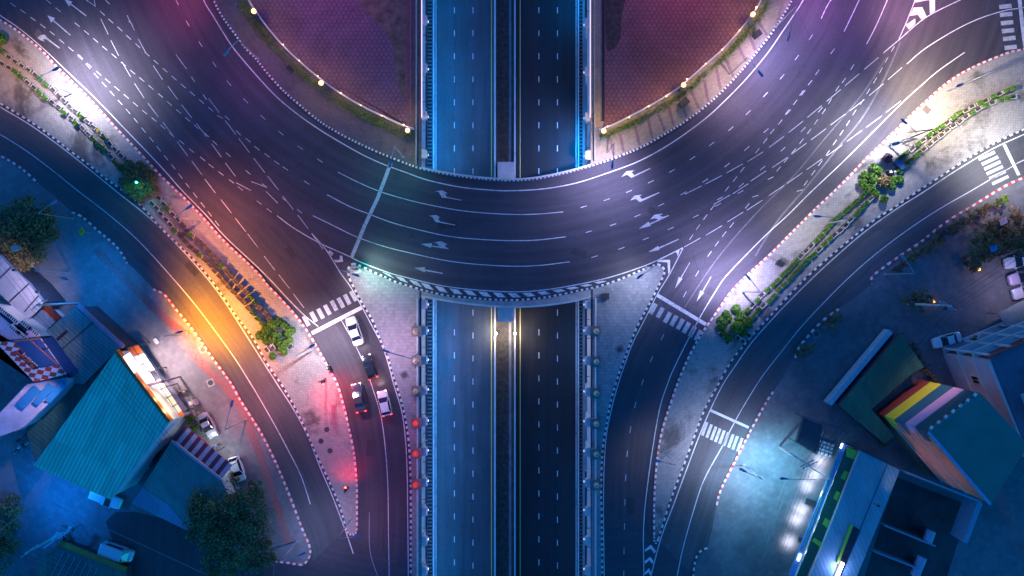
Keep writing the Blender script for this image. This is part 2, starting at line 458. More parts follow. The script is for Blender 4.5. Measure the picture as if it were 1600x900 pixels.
A_E = [(-90,-15),(-40,7),(0,31),(20,43),(43,60),(67,80),(87,102),(110,125),(133,147),(157,173),(180,198),(203,222),(227,248),(250,273),(277,299),(285,306),(317,339),(350,376),(400,423),(420,447),(440,468),(460,490),(480,517),(497,545),(513,573),(527,600),(537,633),(545,667),(552,700),(556,733),(558,767),(558,800),(558,826)]
A_TIP = [(558,826),(556,832),(551,835),(545,833),(541,827)]
A_W = [(541,827),(532,793),(517,757),(503,727),(490,700),(478,672),(463,640),(450,617),(440,600),(417,567),(397,530),(367,490),(340,450),(310,413),(287,390),(253,357),(227,328),(200,303),(167,280),(140,258),(113,238),(90,220),(67,203),(43,187),(20,173),(0,161),(-40,138),(-90,112)]
A_ELINE = [(-90,-28),(-40,-4),(0,24),(24,40),(47,58),(70,78),(92,99),(117,123),(140,145),(165,170),(188,194),(213,220),(238,246),(262,272),(283,296),(320,334),(353,371),(400,415),(425,440),(450,467),(475,492),(497,510)]
SV_RL = [(-60,132),(0,167),(50,197),(100,233),(150,273),(183,300),(233,340),(277,383),(317,427),(350,470),(400,548),(433,600),(457,637),(480,680),(500,730),(520,777),(540,830),(552,865)]
SV_C = [(-60,178),(0,210),(43,237),(83,267),(124,300),(167,333),(213,373),(257,420),(300,470),(333,513),(367,560),(392,600),(400,613),(427,660),(450,703),(470,743),(485,788)]
SV_L = [(-60,212),(0,243),(20,254),(40,268),(60,287)]
SV_L2 = [(113,332),(122,335),(133,342),(153,360),(177,380),(190,395),(199,411)]
SV_L3 = [(240,452),(257,460),(273,480),(287,497),(303,517),(317,537),(333,560),(350,583),(362,600),(377,627),(400,663),(417,693),(433,727),(447,760),(460,793),(473,827),(483,850),(485,864),(480,876),(471,882),(450,879),(430,877)]
B_W = [(1690,58),(1640,68),(1600,77),(1577,82),(1550,92),(1520,105),(1493,120),(1470,137),(1447,158),(1423,180),(1400,203),(1377,225),(1353,248),(1330,272),(1303,299),(1273,327),(1247,353),(1220,380),(1199,401),(1167,430),(1143,455),(1127,477),(1113,497),(1097,520),(1080,550),(1066,580),(1058,600),(1047,632),(1035,670),(1028,707),(1024,747),(1022,787),(1022,838)]
B_TIP = [(1022,838),(1022,845),(1025,848),(1028,843)]
B_E = [(1028,843),(1033,827),(1048,780),(1063,740),(1078,700),(1090,667),(1102,637),(1122,600),(1143,563),(1163,538),(1183,515),(1200,497),(1227,467),(1260,433),(1297,400),(1333,370),(1367,343),(1400,322),(1433,299),(1467,277),(1500,255),(1533,235),(1567,217),(1600,202),(1650,180),(1690,163)]
SVR_L = [(1690,172),(1650,188),(1600,210),(1550,233),(1493,267),(1443,300),(1400,327),(1350,363),(1307,400),(1267,437),(1227,477),(1200,506),(1173,537),(1150,570),(1130,600),(1110,640),(1093,680),(1073,733),(1053,787),(1033,840),(1017,900),(1003,960)]
SVR_C = [(1690,212),(1600,250),(1577,263),(1514,300),(1467,327),(1417,360),(1367,398),(1327,433),(1287,473),(1250,513),(1223,547),(1200,576),(1183,600),(1153,650),(1127,700),(1100,750),(1083,800),(1067,857),(1058,900),(1045,960)]
SVR_R1 = [(1690,235),(1600,277),(1577,287),(1551,302),(1517,323),(1493,337),(1467,355),(1440,377),(1413,395),(1387,413),(1367,428),(1361,436),(1362,444)]
SVR_R2 = [(1310,483),(1290,497),(1273,513),(1260,528),(1248,543),(1242,560)]
SVR_R3 = [(1208,612),(1200,623),(1183,653),(1167,683),(1150,717),(1133,750),(1123,773),(1119,793)]
SVR_R4 = [(1105,856),(1092,863),(1086,877),(1083,900),(1080,960)]
RB_R = [(1507,82),(1467,110),(1440,133),(1407,163),(1367,203),(1317,253),(1267,300),(1230,337),(1200,364),(1167,397),(1133,433),(1117,457),(1097,490),(1077,527),(1057,567),(1043,600),(1027,657),(1017,700),(1010,750),(1007,800),(1006,900),(1005,960)]
RB_L = [(1067,388),(1047,427),(1027,460),(1007,500),(990,533),(977,567),(966,600),(957,633),(948,677),(944,727),(943,800),(944,900),(944,960)]
DECK_S = [(653,463),(700,471.5),(750,478),(800,481),(850,478.5),(900,471),(928,463)]

# lane surfaces with tyre wear along their own length
zip_strip('road_surface', A_W[::-1][2:], [(-60,205)]+SV_L[1:]+[(85,306)]+SV_L2+[(220,430)]+SV_L3[:18]+[(486,880)], .004, M['road_uv'])
zip_strip('road_surface', B_E[::-1], SVR_R1+[(1345,458)]+SVR_R2+[(1226,585)]+SVR_R3+[(1112,830)]+SVR_R4[:4], .004, M['road_uv'])
zip_strip('road_surface', A_E[17:], [(470,340)]+LB_R[:-1], .004, M['road_branch'])
zip_strip('road_surface', B_W[20:], RB_L[1:-2], .004, M['road_branch'])

# raised pavements (outline, level top) ------------------------------------------------
def pave(name, poly, z, mat, z0=-.3):
    mb = MB(); mb.prism([P(x, y) for x, y in poly], z0, z)
    return structure(name, mb, mat)
sA = smooth(A_E, 4) + smooth(A_TIP, 3)[1:] + smooth(A_W, 4)[1:]
pave('traffic_island', sA, .13, M['pave_a'])
sB = smooth(B_W, 4) + smooth(B_TIP, 3)[1:] + smooth(B_E, 4)[1:]
pave('traffic_island', sB, .13, M['pave_b'])
xl = 800 + XL / S; xr = 800 + XR / S
i653 = min(range(len(DECK_S)), key=lambda i: abs(DECK_S[i][0] - xl))
inner_s = smooth(INNER, 5)
UL = [p for p in inner_s if p[0] <= xl] + [(xl, 261.5), (xl, -110)]
UR = [(xr, -110), (xr, 258.5)] + [p for p in inner_s if p[0] >= xr]
pave('pavement', UL, .13, M['pave_ul'])
pave('pavement', UR, .13, M['pave_ur'])
spl_top = smooth(SPL_L, 5); 
SL = [p for p in spl_top if p[0] <= xl] + [(xl, 1000)] + smooth(SPL_LW, 5)[::-1]
SR = smooth(SPL_RE, 5) + [(xr, 1000)] + [p for p in spl_top if p[0] >= xr]
pave('traffic_island', SL, .13, M['pave_s'])
pave('traffic_island', SR, .13, M['pave_s'])
# roadside yards, flush with the road
FL = [(-420,60),(-200,140)] + smooth(SV_L, 4) + [(85,306)] + smooth(SV_L2, 4) + [(220,430)] + smooth(SV_L3, 4) + [(424,930),(420,1400),(-420,1400)]
pave('yard_paving', FL, .008, M['yard'], .002)
FR = smooth(SVR_R1, 4) + [(1345,458)] + smooth(SVR_R2, 4) + [(1226,585)] + smooth(SVR_R3, 4) + [(1112,830)] + smooth(SVR_R4, 4) + [(1060,1400),(2100,1400),(2100,60)]
pave('yard_paving', FR, .008, M['yard_e'], .002)
pave('shaded_side_road', [(165,815),(180,800),(212,800),(262,812),(345,850),(428,884),(424,930),(420,1000),(230,1000),(205,905),(185,870)], .0125, M['street_shade'], .009)  # side street asphalt, darkened where the building's shadow falls
# plaza inside the curved fence
FEN_L = [(330,-110),(355,-62),(388,-2),(400,18),(420,45),(443,72),(467,95),(500,123),(533,147),(567,167),(600,183),(633,198),(648,203)]
FEN_R = [(934,203),(950,199),(983,183),(1013,167),(1040,151),(1067,132),(1102,101),(1128,78),(1155,48),(1177,20),(1190,-2),(1222,-62),(1245,-110)]
pave('plaza', smooth(FEN_L, 4) + [(644,203),(636,190),(636,-110)], .136, M['plaza'], .1)
pave('plaza', [(944,-110),(944,190),(940,201)] + smooth(FEN_R, 4)[2:], .136, M['plaza_e'], .1)
def blob(name, pts, z, mat, z0=None): pave(name, smooth(pts + [pts[0]], 5)[:-1], z, mat, z - .01)
blob('dirt_ground', [(550,-40),(562,8),(585,32),(598,44),(612,70),(622,130),(632,150),(635,60),(634,-40)], .142, M['dirt'])
blob('dirt_ground', [(945,-40),(946,60),(952,80),(968,62),(972,20),(985,-40)], .142, M['soil'])
for x0, x1, mt in ((637,641.5,'brick'),(641.5,643,'conc_d')):
    mb = MB(); mb.prism([P(x0,-110),P(x1,-110),P(x1,178),P(x0,178)], .1, .19); structure('drain_edge', mb, M[mt])
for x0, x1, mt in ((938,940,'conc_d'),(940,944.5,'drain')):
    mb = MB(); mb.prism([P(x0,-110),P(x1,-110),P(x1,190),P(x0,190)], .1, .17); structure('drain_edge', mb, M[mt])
# darker bands across the east pavement
for k in range(14):
    t = k / 13
    a = smooth(FEN_R[1:10], 6); b = [p for p in inner_s if 950 < p[0] < 1205]
    p = a[int(t * (len(a) - 1))]; q = b[int((t * .96 + .03) * (len(b) - 1))]
    p = (p[0] + (q[0]-p[0])*.35, p[1] + (q[1]-p[1])*.35)
    d = Vector((q[0]-p[0], q[1]-p[1])).normalized(); nrm = Vector((-d.y, d.x)) * 2.2
    q = (q[0] - d.x * 4, q[1] - d.y * 4)
    mb = MB(); mb.prism([P(p[0]+nrm.x,p[1]+nrm.y),P(q[0]+nrm.x,q[1]+nrm.y),P(q[0]-nrm.x,q[1]-nrm.y),P(p[0]-nrm.x,p[1]-nrm.y)], .1, .135)
    structure('paving_band', mb, M['pave_stripe'])

# --- underpass trench ------------------------------------------------------------------
def slab(name, px0, px1, z0, z1, mat, zz=None, y0=-150, y1=150, kind='structure'):
    zz = D if zz is None else zz
    x0 = P(px0, 0, zz).x; x1 = P(px1, 0, zz).x
    mb = MB(); mb.box(((x0+x1)/2, (y0+y1)/2, (z0+z1)/2), (x1-x0, y1-y0, z1-z0))
    return structure(name, mb, mat)
for x0, x1, mt in ((XL-.4, -1.1, 'road_deep'), (-1.1, XR+.4, 'road_deep2')):  # right carriageway in a darker tone than the left
    mb = MB(); mb.face([(x0,-150,D),(x1,-150,D),(x1,150,D),(x0,150,D)]); structure('underpass_road', mb, M[mt])
for x0, x1 in ((XL-.6, XL), (XR, XR+.6)):
    mb = MB(); mb.box(((x0+x1)/2, 0, (D-.6)/2 - .1), (x1-x0, 300, -D+.4)); structure('retaining_wall', mb, M['conc_l'])
xw0 = 800 + XL / S * CAM_H / (CAM_H - D); xw1 = 800 + XR / S * CAM_H / (CAM_H - D)
slab('underpass_walkway', xw0, 677.5, D, D+.16, M['conc'])
slab('underpass_walkway', 904, xw1, D, D+.16, M['conc'])
for a, b, n in ((667.5,676,'l'),(905,910,'r')):
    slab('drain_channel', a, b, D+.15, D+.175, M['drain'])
    x0 = P(a,0,D).x; x1 = P(b,0,D).x
    mb = MB()
    for k in range(-150, 151):
        mb.box(((x0+x1)/2, k*.62, D+.185), (x1-x0-.1, .3, .03))
    structure('drain_grating', mb, M['grate'])
slab('guard_kerb', 677.6, 678.9, D, D+.55, M['k_white'])
slab('lane_edge_marking', 680.6, 681.8, D+.002, D+.01, M['white'])
slab('guard_kerb', 902.6, 903.9, D, D+.55, M['k_white'])
slab('lane_edge_marking', 899.6, 900.8, D+.002, D+.01, M['white'])
slab('lane_edge_marking', 767.2, 768.6, D+.002, D+.012, M['yellow'])
slab('lane_edge_marking', 812.2, 813.4, D+.002, D+.012, M['yellow'])
slab('median_barrier', 772.2, 774.8, D, D+.9, M['conc_l'])
slab('median_barrier', 803.4, 805.6, D, D+.9, M['conc_l'])
slab('median_soil', 775, 803.2, D, D+.25, M['soil'])
slab('median_path', 795, 799, D+.24, D+.262, M['conc_d'])
mb = MB()
for x in (710, 739, 842, 871):
    for k in range(-8, 36):
        y = 16 + 35.95 * k + (5 if x in (739, 871) and k > 10 else 0)
        if 275 < y < 485: continue
        c = P(x, y, D); mb.box((c.x, c.y, D+.008), (.14, .98, .008))
structure('lane_marking', mb, M['white'])

# --- overpass bridge across the trench -----------------------------------------------------
nrt = [p for p in inner_s if xl < p[0] < xr]
def edge_at(pts, x):
    for a, b in zip(pts, pts[1:]):
        if a[0] <= x <= b[0]: return a[1] + (b[1]-a[1]) * (x-a[0]) / (b[0]-a[0])
nrt = [(xl, edge_at(inner_s, xl))] + nrt + [(xr, edge_at(inner_s, xr))]
sth = [(xl, 463.5)] + [p for p in smooth(DECK_S, 5) if xl < p[0] < xr] + [(xr, 463)]
br = thing('overpass_bridge', 'curved concrete overpass carrying the wide ring road across the sunken highway', 'bridge', (XL/2+XR/2, 8, 0))
o = Vector(br.location)
mb = MB(); mb.prism([P(x, y) for x, y in nrt + sth[::-1]], -1.1, 0.0, bottom=True)
mb.build('deck', M['road'], br, o)
def ribbon(mb, pts, w, z0, z1, off=0.0, m=0):
    pts = [Vector((p[0], p[1])) for p in pts]; L = []; Rr = []
    for i, p in enumerate(pts):
        d = (pts[min(i+1,len(pts)-1)] - pts[max(i-1,0)]).normalized(); n = Vector((-d.y, d.x))
        L.append(p + n*(off+w/2)); Rr.append(p + n*(off-w/2))
    for i in range(len(pts)-1):
        a, b, c, e = L[i], L[i+1], Rr[i+1], Rr[i]
        mb.face([(e.x,e.y,z1),(c.x,c.y,z1),(b.x,b.y,z1),(a.x,a.y,z1)], m)
        if z1 - z0 > .03:
            mb.face([(a.x,a.y,z1),(b.x,b.y,z1),(b.x,b.y,z0),(a.x,a.y,z0)], m)
            mb.face([(c.x,c.y,z1),(e.x,e.y,z1),(e.x,e.y,z0),(c.x,c.y,z0)], m)
    if z1 - z0 > .03:
        for a, e in ((L[0],Rr[0]),(Rr[-1],L[-1])): mb.face([(a.x,a.y,z0),(a.x,a.y,z1),(e.x,e.y,z1),(e.x,e.y,z0)], m)
mb = MB(); ribbon(mb, [P(x, y) for x, y in sth], .28, -1.25, .75, .14); mb.build('parapet', M['conc_l'], br, o)
mb = MB(); ribbon(mb, [P(x, y-1.5) for x, y in nrt], .25, -1.25, .45, 0); mb.build('parapet', M['conc_l'], br, o)
mb = MB(); 
fw = [(x, y) for x, y in sth]; 
walk = [p for p in spl_top if xl < p[0] < xr]; walk = [(xl, edge_at(spl_top, xl))] + walk + [(xr, edge_at(spl_top, xr))]
mb.prism([P(x, y+2) for x, y in walk] + [P(x, y-1) for x, y in sth[::-1]], .002, .13); mb.build('footway', M['conc'], br, o)
for px in (700, 730, 760, 820, 850, 880):
    x = P(px, 0, -1).x; mb = MB(); mb.box((x, 8, -1.5), (.5, 17.5, .75)); mb.build('girder', M['conc_d'], br, o)
mb = MB()
x0 = P(778,0,D+1).x; x1 = P(803,0,D+1).x
for (ya, yb) in ((253,290),(474,503)):
    y0 = P(0,yb,-2).y; y1 = P(0,ya,-2).y
    mb.prism([(x0,y0),(x1,y0),(x1,y1),(x0,y1)], D+.2, -2.0)
mb.prism([(x0+.2,P(0,474,-2).y),(x1-.2,P(0,474,-2).y),(x1-.2,P(0,290,-2).y),(x0+.2,P(0,290,-2).y)], D+.2, -1.9)
mb.build('pier', M['conc_l'], br, o)

# --- kerbs in alternating colours ----------------------------------------------------------
def kerb(pts, a, b, ma, mb_, w=.3, h=.17, gap=0):
    pl = resample([P(x, y) for x, y in smooth(pts, 6)], step=.05)
    mb = MB(); i = 0; k = 0; na = max(1, round(a*S/.05)); nb = max(1, round(b*S/.05))
    while i < len(pl) - 1:
        n = max(1, round((na if k % 2 == 0 else nb) * random.uniform(.84, 1.16)))
        j = min(i + n, len(pl) - 1)
        mid = (i + j) // 2
        seg = [pl[i], pl[j]] if mid in (i, j) else [pl[i], pl[mid], pl[j]]
        ribbon(mb, seg, w, -.05, h - (.012 if k % 2 else 0), 0, k % 2)
        i = j; k += 1
    return structure('kerb', mb, [M[ma], M[mb_]])
kerb(INNER, 3.0, 2.8, 'k_white', 'k_black')
kerb(SPL_L, 4.2, 4.6, 'k_white', 'k_black')
kerb(SPL_LW, 4.6, 4.4, 'k_white', 'k_black')
kerb(SPL_RE, 4.6, 4.4, 'k_white', 'k_black')
kerb(A_E, 5.0, 4.0, 'k_white', 'k_red')
kerb(A_TIP, 2.5, 2.5, 'k_white', 'k_red')
kerb(A_W, 4.4, 4.8, 'k_white', 'k_black', .26)
kerb(B_W, 4.8, 4.2, 'k_white', 'k_red')
kerb(B_TIP, 2.5, 2.5, 'k_white', 'k_black')
kerb(B_E, 5.2, 5.4, 'k_white', 'k_black', .26)
for l in (SV_L, SV_L2): kerb(l, 5, 5, 'k_white', 'k_red')
kerb(SV_L3, 4.8, 4.4, 'k_white', 'k_red')
for l in (SVR_R1, SVR_R2): kerb(l, 5.6, 6.4, 'k_white', 'k_red', .32)
kerb(SVR_R3, 4.8, 5.0, 'k_white', 'k_red')
kerb(SVR_R4, 5, 5, 'k_white', 'k_black', .24)

# --- painted markings ------------------------------------------------------------------------
ZM = .012
LM = MB(); LM2 = MB()
def pline(pts, w=1.3, mb=None, sm=True):
    q = smooth(pts, 5) if sm and len(pts) > 2 else pts
    ribbon(mb or LM, [P(x, y) for x, y in q], w*S, ZM, ZM)
def seq(pts, L=10, w=1.25, mb=None):
    w *= .74
    for i, p in enumerate(pts):
        a = pts[max(i-1,0)]; b = pts[min(i+1,len(pts)-1)]
        d = Vector((b[0]-a[0], b[1]-a[1])).normalized() * (L/2)
        pline([(p[0]-d.x,p[1]-d.y),(p[0]+d.x,p[1]+d.y)], w, mb)
def z(ox, oy, pts, k=3.0): return [(ox + x/k, oy + y/k) for x, y in pts]
def quad(pts, mb=None):
    q = [P(x, y) for x, y in pts]
    if (q[1]-q[0]).cross(q[2]-q[0]).z < 0: q = q[::-1]
    (mb or LM).face([(p.x, p.y, ZM) for p in q])

pline(I_LINE, 1.5); pline(O_LINE, 1.4); pline(LB_R[0:], 1.4); pline(A_ELINE, 1.4)
pline(SV_RL, 1.5); pline(SV_C, 1.2); pline(SVR_L, 1.5); pline(SVR_C, 1.2); pline(RB_R[:17]+[(1007,800),(1006,900),(1005,960)], 1.3); pline(RB_L, 1.3)
# three ring lane lines
pline([(528,269),(560,285),(596,300),(640,313),(680,322),(720,329),(760,333),(800,335),(840,334.5),(880,331)], 1.2)
pline([(511,304),(545,322),(573,333),(610,347),(650,358),(700,369),(750,374),(800,376),(840,375),(884,370)], 1.2)
pline([(489,337),(520,352),(557,370),(600,385),(640,395),(690,406),(740,412.5),(800,416),(845,414.5),(890,409)], 1.2)
# ring lane dashes, east side
seq([(1267,58),(1245,90),(1222,120),(1196,148),(1169,176),(1142,201),(1112,225),(1082,247),(1050,267),(1017,284),(983,299),(948,312),(912,323)])
seq([(1301,-2),(1301,80),(1277,113),(1255,145),(1232,175),(1197,204),(1167,232),(1136,258),(1102,282),(1068,302),(1033,320),(996,337),(958,351),(920,362)][1:])
seq([(1157,300),(1122,320),(1087,338),(1048,357),(1009,373),(971,388),(929,401)])
pline([(1302,-6),(1292,10),(1283,29)], 1.2); pline([(1345,-6),(1333,20),(1319,49)], 1.2); pline([(1389,-6),(1370,38),(1354,69)], 1.2)
# crossing guide lines, east
seq(z(1200,0,[(485,297),(395,373),(308,447),(218,523),(130,595),(40,665)]) + [(1180,245),(1148,263),(1115,281),(1083,297)], 29, 1.15)
seq(z(1200,0,[(595,345),(508,420),(418,493),(328,560),(236,630),(145,697),(55,762)]) + [(1185,275),(1157,295),(1128,312)], 29, 1.15)
seq(z(1200,0,[(588,500),(497,570),(405,637),(312,705),(217,770),(125,835),(40,893)]) + z(800,300,[(1137,62),(1047,117),(947,180),(845,237)]), 29, 1.15)
seq(z(1200,0,[(585,230),(556,280),(529,330),(502,377),(470,428),(440,478),(405,527),(375,577),(345,622),(313,668),(280,717),(245,765),(212,810),(177,858),(150,893)]) + z(800,300,[(1140,20),(1103,65),(1030,155),(995,197),(960,243),(926,290)]), 10)
seq(z(800,300,[(868,382),(810,480)]) + [(1035,527),(1018,561),(1004,597)] + z(800,600,[(578,98),(555,214),(540,327),(533,440),(529,555),(527,668),(525,782),(524,890)]), 10)
seq(z(1200,0,[(395,315),(355,378),(325,415),(290,475),(262,522),(225,572),(193,615),(157,662),(120,708),(85,750),(50,792),(12,835)]) + z(800,300,[(975,30),(940,73),(906,118),(872,165),(840,212)]), 10)
seq(z(1200,0,[(197,388),(157,436),(127,480),(90,525),(57,573),(20,616)]) + z(800,0,[(1187,660),(1150,707),(1080,795),(1045,840),(1008,885)]), 10)
seq(z(1200,0,[(245,515),(165,607),(70,700)]) + z(800,0,[(1175,788),(1075,868)]), 10)
# right-turn road, north-east
pline([(1625,8),(1592,13),(1570,16.5),(1533,28),(1500,43),(1467,62),(1440,80),(1417,100)], 1.3)
pline([(1380,83),(1405,62),(1447,27),(1500,0),(1530,-14)], 1.3); pline([(1404.5,61),(1417,33),(1430,0),(1436,-14)], 1.2, sm=False)
# chevrons between the two north-east roads
for q in ([(1415,39),(1430,29),(1430,38),(1420,46)], [(1421,25),(1427,12),(1441,11),(1448,26),(1440,31),(1434,23)], [(1430,4),(1452,0),(1452,-8),(1432,-6)], [(1452,-8),(1461,-8),(1461,17),(1453,22)]): LM.face([tuple(P(x,y)[:2])+(ZM,) for x,y in q][::-1])
# west-side dashes
L1 = z(0,0,[(60,22),(108,54),(155,89),(201,122),(245,156),(289,194),(332,230),(375,268),(412,310),(451,354),(488,396),(526,438),(563,480),(600,522),(637,565),(673,610),(710,654),(744,697),(778,739),(812,781),(846,826),(880,870)]) + z(0,300,[(915,15),(950,60),(983,102),(1018,147)])
seq(L1)
seq(z(0,0,[(228,8),(273,46),(362,116),(405,152),(448,189),(491,226),(535,262),(578,300),(622,338),(665,373),(708,410),(752,447),(794,485),(838,523),(880,560),(922,595),(968,632),(1008,670),(1070,725),(1163,808),(1240,870)]) + [(445,312),(468,330)])
seq(z(0,0,[(480,62),(520,99),(562,136),(603,175),(646,214),(690,254),(731,291),(774,329),(816,366),(859,403),(902,439),(945,476),(988,512),(1032,548),(1065,553),(1118,623),(1163,657)]) + z(400,0,[(5,695),(52,728),(97,762),(138,790),(237,856)]))
seq(z(0,0,[(378,266),(418,305),(462,343),(505,379),(548,415),(592,452),(635,489),(678,526),(722,560),(763,595),(805,632),(852,667),(898,706),(950,745),(990,778),(1036,813),(1085,850),(1127,884)]) + z(400,300,[(15,50),(62,86)]))
seq(z(0,0,[(490,125),(538,225),(592,325),(653,425),(718,516),(788,605),(855,697),(923,787),(985,872)]) + z(0,300,[(1060,67),(1128,155),(1185,228)]) + z(400,300,[(63,333),(132,420),(200,510)]), 27, 1.15)
seq(z(0,0,[(613,107),(667,217),(740,340),(810,435),(875,522),(945,610),(1015,705),(1080,795),(1142,875)]) + z(400,300,[(15,-35),(75,25)]), 26, 1.15)
seq(z(400,300,[(150,50),(220,140),(290,235)]), 27, 1.1)
seq(z(0,0,[(850,290),(1003,495),(1080,597),(1145,683)]) + z(400,0,[(15,775),(80,858)]), 28, 1.15)
seq(z(0,0,[(830,10),(880,110),(940,207),(1005,302),(1073,390),(1152,473)]) + z(400,0,[(32,550),(117,624),(207,692),(300,753)]), 10)
seq(z(0,0,[(504,10),(613,107)]), 9); seq(z(0,0,[(905,372),(960,455)]), 10)
pline([(135,0),(149,10),(146,-8)], 1.2, sm=False)
# left branch lane line and its dashes
pline([(533,500),(550,530),(565,560),(580,600),(595,650),(602,700),(606,760),(607,830),(609,960)], 1.1)
pline([(590,900),(578,860),(577,800)], .7, LM2)
# stop lines, chevrons, hatching
pline([(611,254),(590,310),(570,352),(549,403)], 5.5, LM2, False)
pline([(487,521),(566,480)], 6, sm=False)
pline([(1027,461),(1103,507)], 5.5, sm=False)
pline([(1110,641),(1170,668)], 4, sm=False)
pline([(1569,226),(1592,274)], 5, sm=False)
pline([(1592,-10),(1597,36),(1602,74)], 6, sm=False)
for q in ([(513,393),(516,391),(521,396),(518,400),(515,397)], [(521,406),(531,406),(531,399),(535,400),(536,409),(525,410)], [(1055,393),(1062,390),(1059,401),(1058,396)], [(1028,406),(1047,406),(1047,424),(1044,429),(1043,410),(1027,409)],
          [(1007,859),(1017,851),(1025,861),(1022,865),(1017,857),(1008,862)], [(1007,877),(1016,870),(1021,877),(1019,881),(1015,875),(1008,881)], [(1007,895),(1014,888),(1018,896),(1016,899),(1013,894),(1008,898)]):
    LM.face([tuple(P(x,y)[:2])+(ZM,) for x,y in q])
ol = smooth(O_LINE, 8); kb = smooth(SPL_L, 8)
for x in list(range(603, 640, 21)) + [645,663,685,708,730,753,776,799,822,845,869,890,912,934,958]:
    w = 13 if 640 < x < 905 else 12
    t0 = edge_at(ol, x-6) + 2.2; b0 = edge_at(kb, min(x+1, 1020)) - 4.2
    if b0 - t0 < 1.5: continue
    quad([(x-6, t0), (x-6+w, edge_at(ol, x-6+w)+2.2), (x+2+w, edge_at(kb, x+2+w)-4.2), (x+2, b0)])
structure('lane_marking', LM, M['white'])
# zebra crossings
ZB = MB()
def bars(cs, L, w, ang):
    d = Vector((math.cos(R(ang)), math.sin(R(ang)))); n = Vector((-d.y, d.x))
    for c in cs:
        c = Vector(c); a = d*L/2; b = n*w/2
        quad([tuple(c-a-b), tuple(c+a-b), tuple(c+a+b), tuple(c-a+b)], ZB)
bars([(478.5,501.5),(490,495),(501,490),(511.5,484),(522,477.5),(532.5,473),(542.5,468),(552.5,462.5)], 17, 6.5, 62)
bars([(1020.5,482.5),(1031.5,488.5),(1043,496),(1053,501),(1063,506.5),(1072.5,512),(1082,518),(1091,524)], 18, 6.8, -61)
bars([(1101,670),(1108,673.5),(1115,677),(1121.5,680),(1128,683),(1134.5,686),(1142,689),(1148.5,692),(1156,695)], 22, 4.4, -70)
bars([(1541.7,243.5),(1546.7,251),(1550.7,258.5),(1554.3,266),(1558.3,273.5),(1563,281.5)], 28, 5.0, -25)
bars([(1571,10),(1572,22.5),(1573.5,35.5),(1575,48),(1577,60),(1579,74)], 19.5, 6.6, -6)
structure('crosswalk_marking', ZB, M['white2'])
# arrows
AR = MB()
def arrow(tip, tail, hw=4.6, hl=12, w=1.6, kind='s'):
    t = Vector(tip); s = Vector(tail); d = (t-s).normalized(); n = Vector((d.y, -d.x))
    hb = t - d*hl
    if kind == 's':
        quad_tri = [t, hb+n*hw, hb-n*hw]
        f = [P(*q) for q in quad_tri]
        if (f[1]-f[0]).cross(f[2]-f[0]).z < 0: f = f[::-1]
        AR.face([(p.x,p.y,ZM) for p in f])
        quad([tuple(hb+n*w/2), tuple(hb-n*w/2), tuple(s-n*w/2), tuple(s+n*w/2)], AR)
def poly_arrow(pts):
    q = [P(x,y) for x,y in pts]
    a = sum(p.x*r.y-r.x*p.y for p, r in zip(q, q[1:]+q[:1]))
    if a < 0: q = q[::-1]
    AR.face([(p.x,p.y,ZM) for p in q])
arrow((101,-1),(135,25)); arrow((74,24),(110,55))
k = 7.5; poly_arrow([(x/k,y/k) for x,y in [(404,384),(455,412),(520,405),(560,448),(702,560),(695,570),(540,458),(500,462),(532,490),(470,470),(435,440)]])
k = 5.625
def zz(ox, oy, pts, k=5.625): return [(ox+x/k, oy+y/k) for x,y in pts]
poly_arrow(zz(640,280,[(225,106),(290,98),(334,124),(310,126),(325,156),(458,182),(456,188),(318,163),(285,162),(255,112)]))
poly_arrow(zz(640,280,[(168,322),(235,314),(272,338),(248,340),(268,372),(402,400),(400,406),(258,381),(225,376),(200,330)]))
poly_arrow(zz(640,280,[(100,570),(196,562),(196,582),(258,592),(245,566),(215,554),(280,545),(336,574),(308,578),(325,603),(347,610),(345,616),(190,592),(188,604)]))
poly_arrow(zz(640,280,[(42,780),(135,773),(137,794),(293,824),(290,832),(134,805),(132,816)]))
poly_arrow(zz(960,240,[(62,205),(105,155),(175,148),(150,165),(175,190),(315,126),(316,134),(150,213),(110,185)]))
poly_arrow(zz(960,240,[(140,412),(175,370),(243,360),(220,378),(245,400),(394,338),(395,346),(225,426),(185,398)]))
poly_arrow(zz(960,240,[(216,660),(300,598),(310,614),(390,578),(350,568),(312,580),(352,538),(425,527),(398,548),(430,556),(478,540),(480,547),(318,624),(320,636)]))
poly_arrow(zz(960,240,[(296,866),(385,810),(390,824),(565,748),(567,755),(394,836),(396,846)]))
poly_arrow(zz(1000,370,[(410,608),(455,470),(475,480),(580,300),(586,306),(484,486),(500,490)],7.5))
poly_arrow(zz(1000,370,[(662,760),(708,628),(728,640),(830,464),(836,470),(738,645),(753,652)],7.5))
structure('arrow_marking', AR, M['white2'])
structure('faded_marking', LM2, M['white2'])
# long scraped streaks of old paint
GH = MB()
for pts, w in (([(1407,65),(1383,120),(1350,180),(1310,230),(1262,290),(1215,345),(1180,400)],2.6), ([(1385,90),(1345,150),(1290,215),(1240,275),(1180,335),(1120,405),(1070,480)],1.7)):
    ribbon(GH, [P(x,y) for x,y in smooth(pts,6)], w*S, .0085, .0085)
structure('scraped_paint', GH, M['ghost'])
# red path painted on the west yard
RP = MB()
ribbon(RP, [P(x,y) for x,y in smooth([(150,388),(157,397),(197,437),(247,487),(277,513),(300,530),(303,553),(333,587),(350,600),(378,640),(398,690),(407,713),(433,793),(452,850)],5)], 1.25, .013, .013)
structure('red_path', RP, M['redpath'])
# tactile and repair patches
for c, sx, sy, a in (((60,52),10,11,-40),((1447,515/3),12,10,-42)):
    mb = MB(); q = P(*c); mb.box((q.x,q.y,.133), (sx*S,sy*S,.01), R(a)); structure('paving_patch', mb, M['pave_ul'])

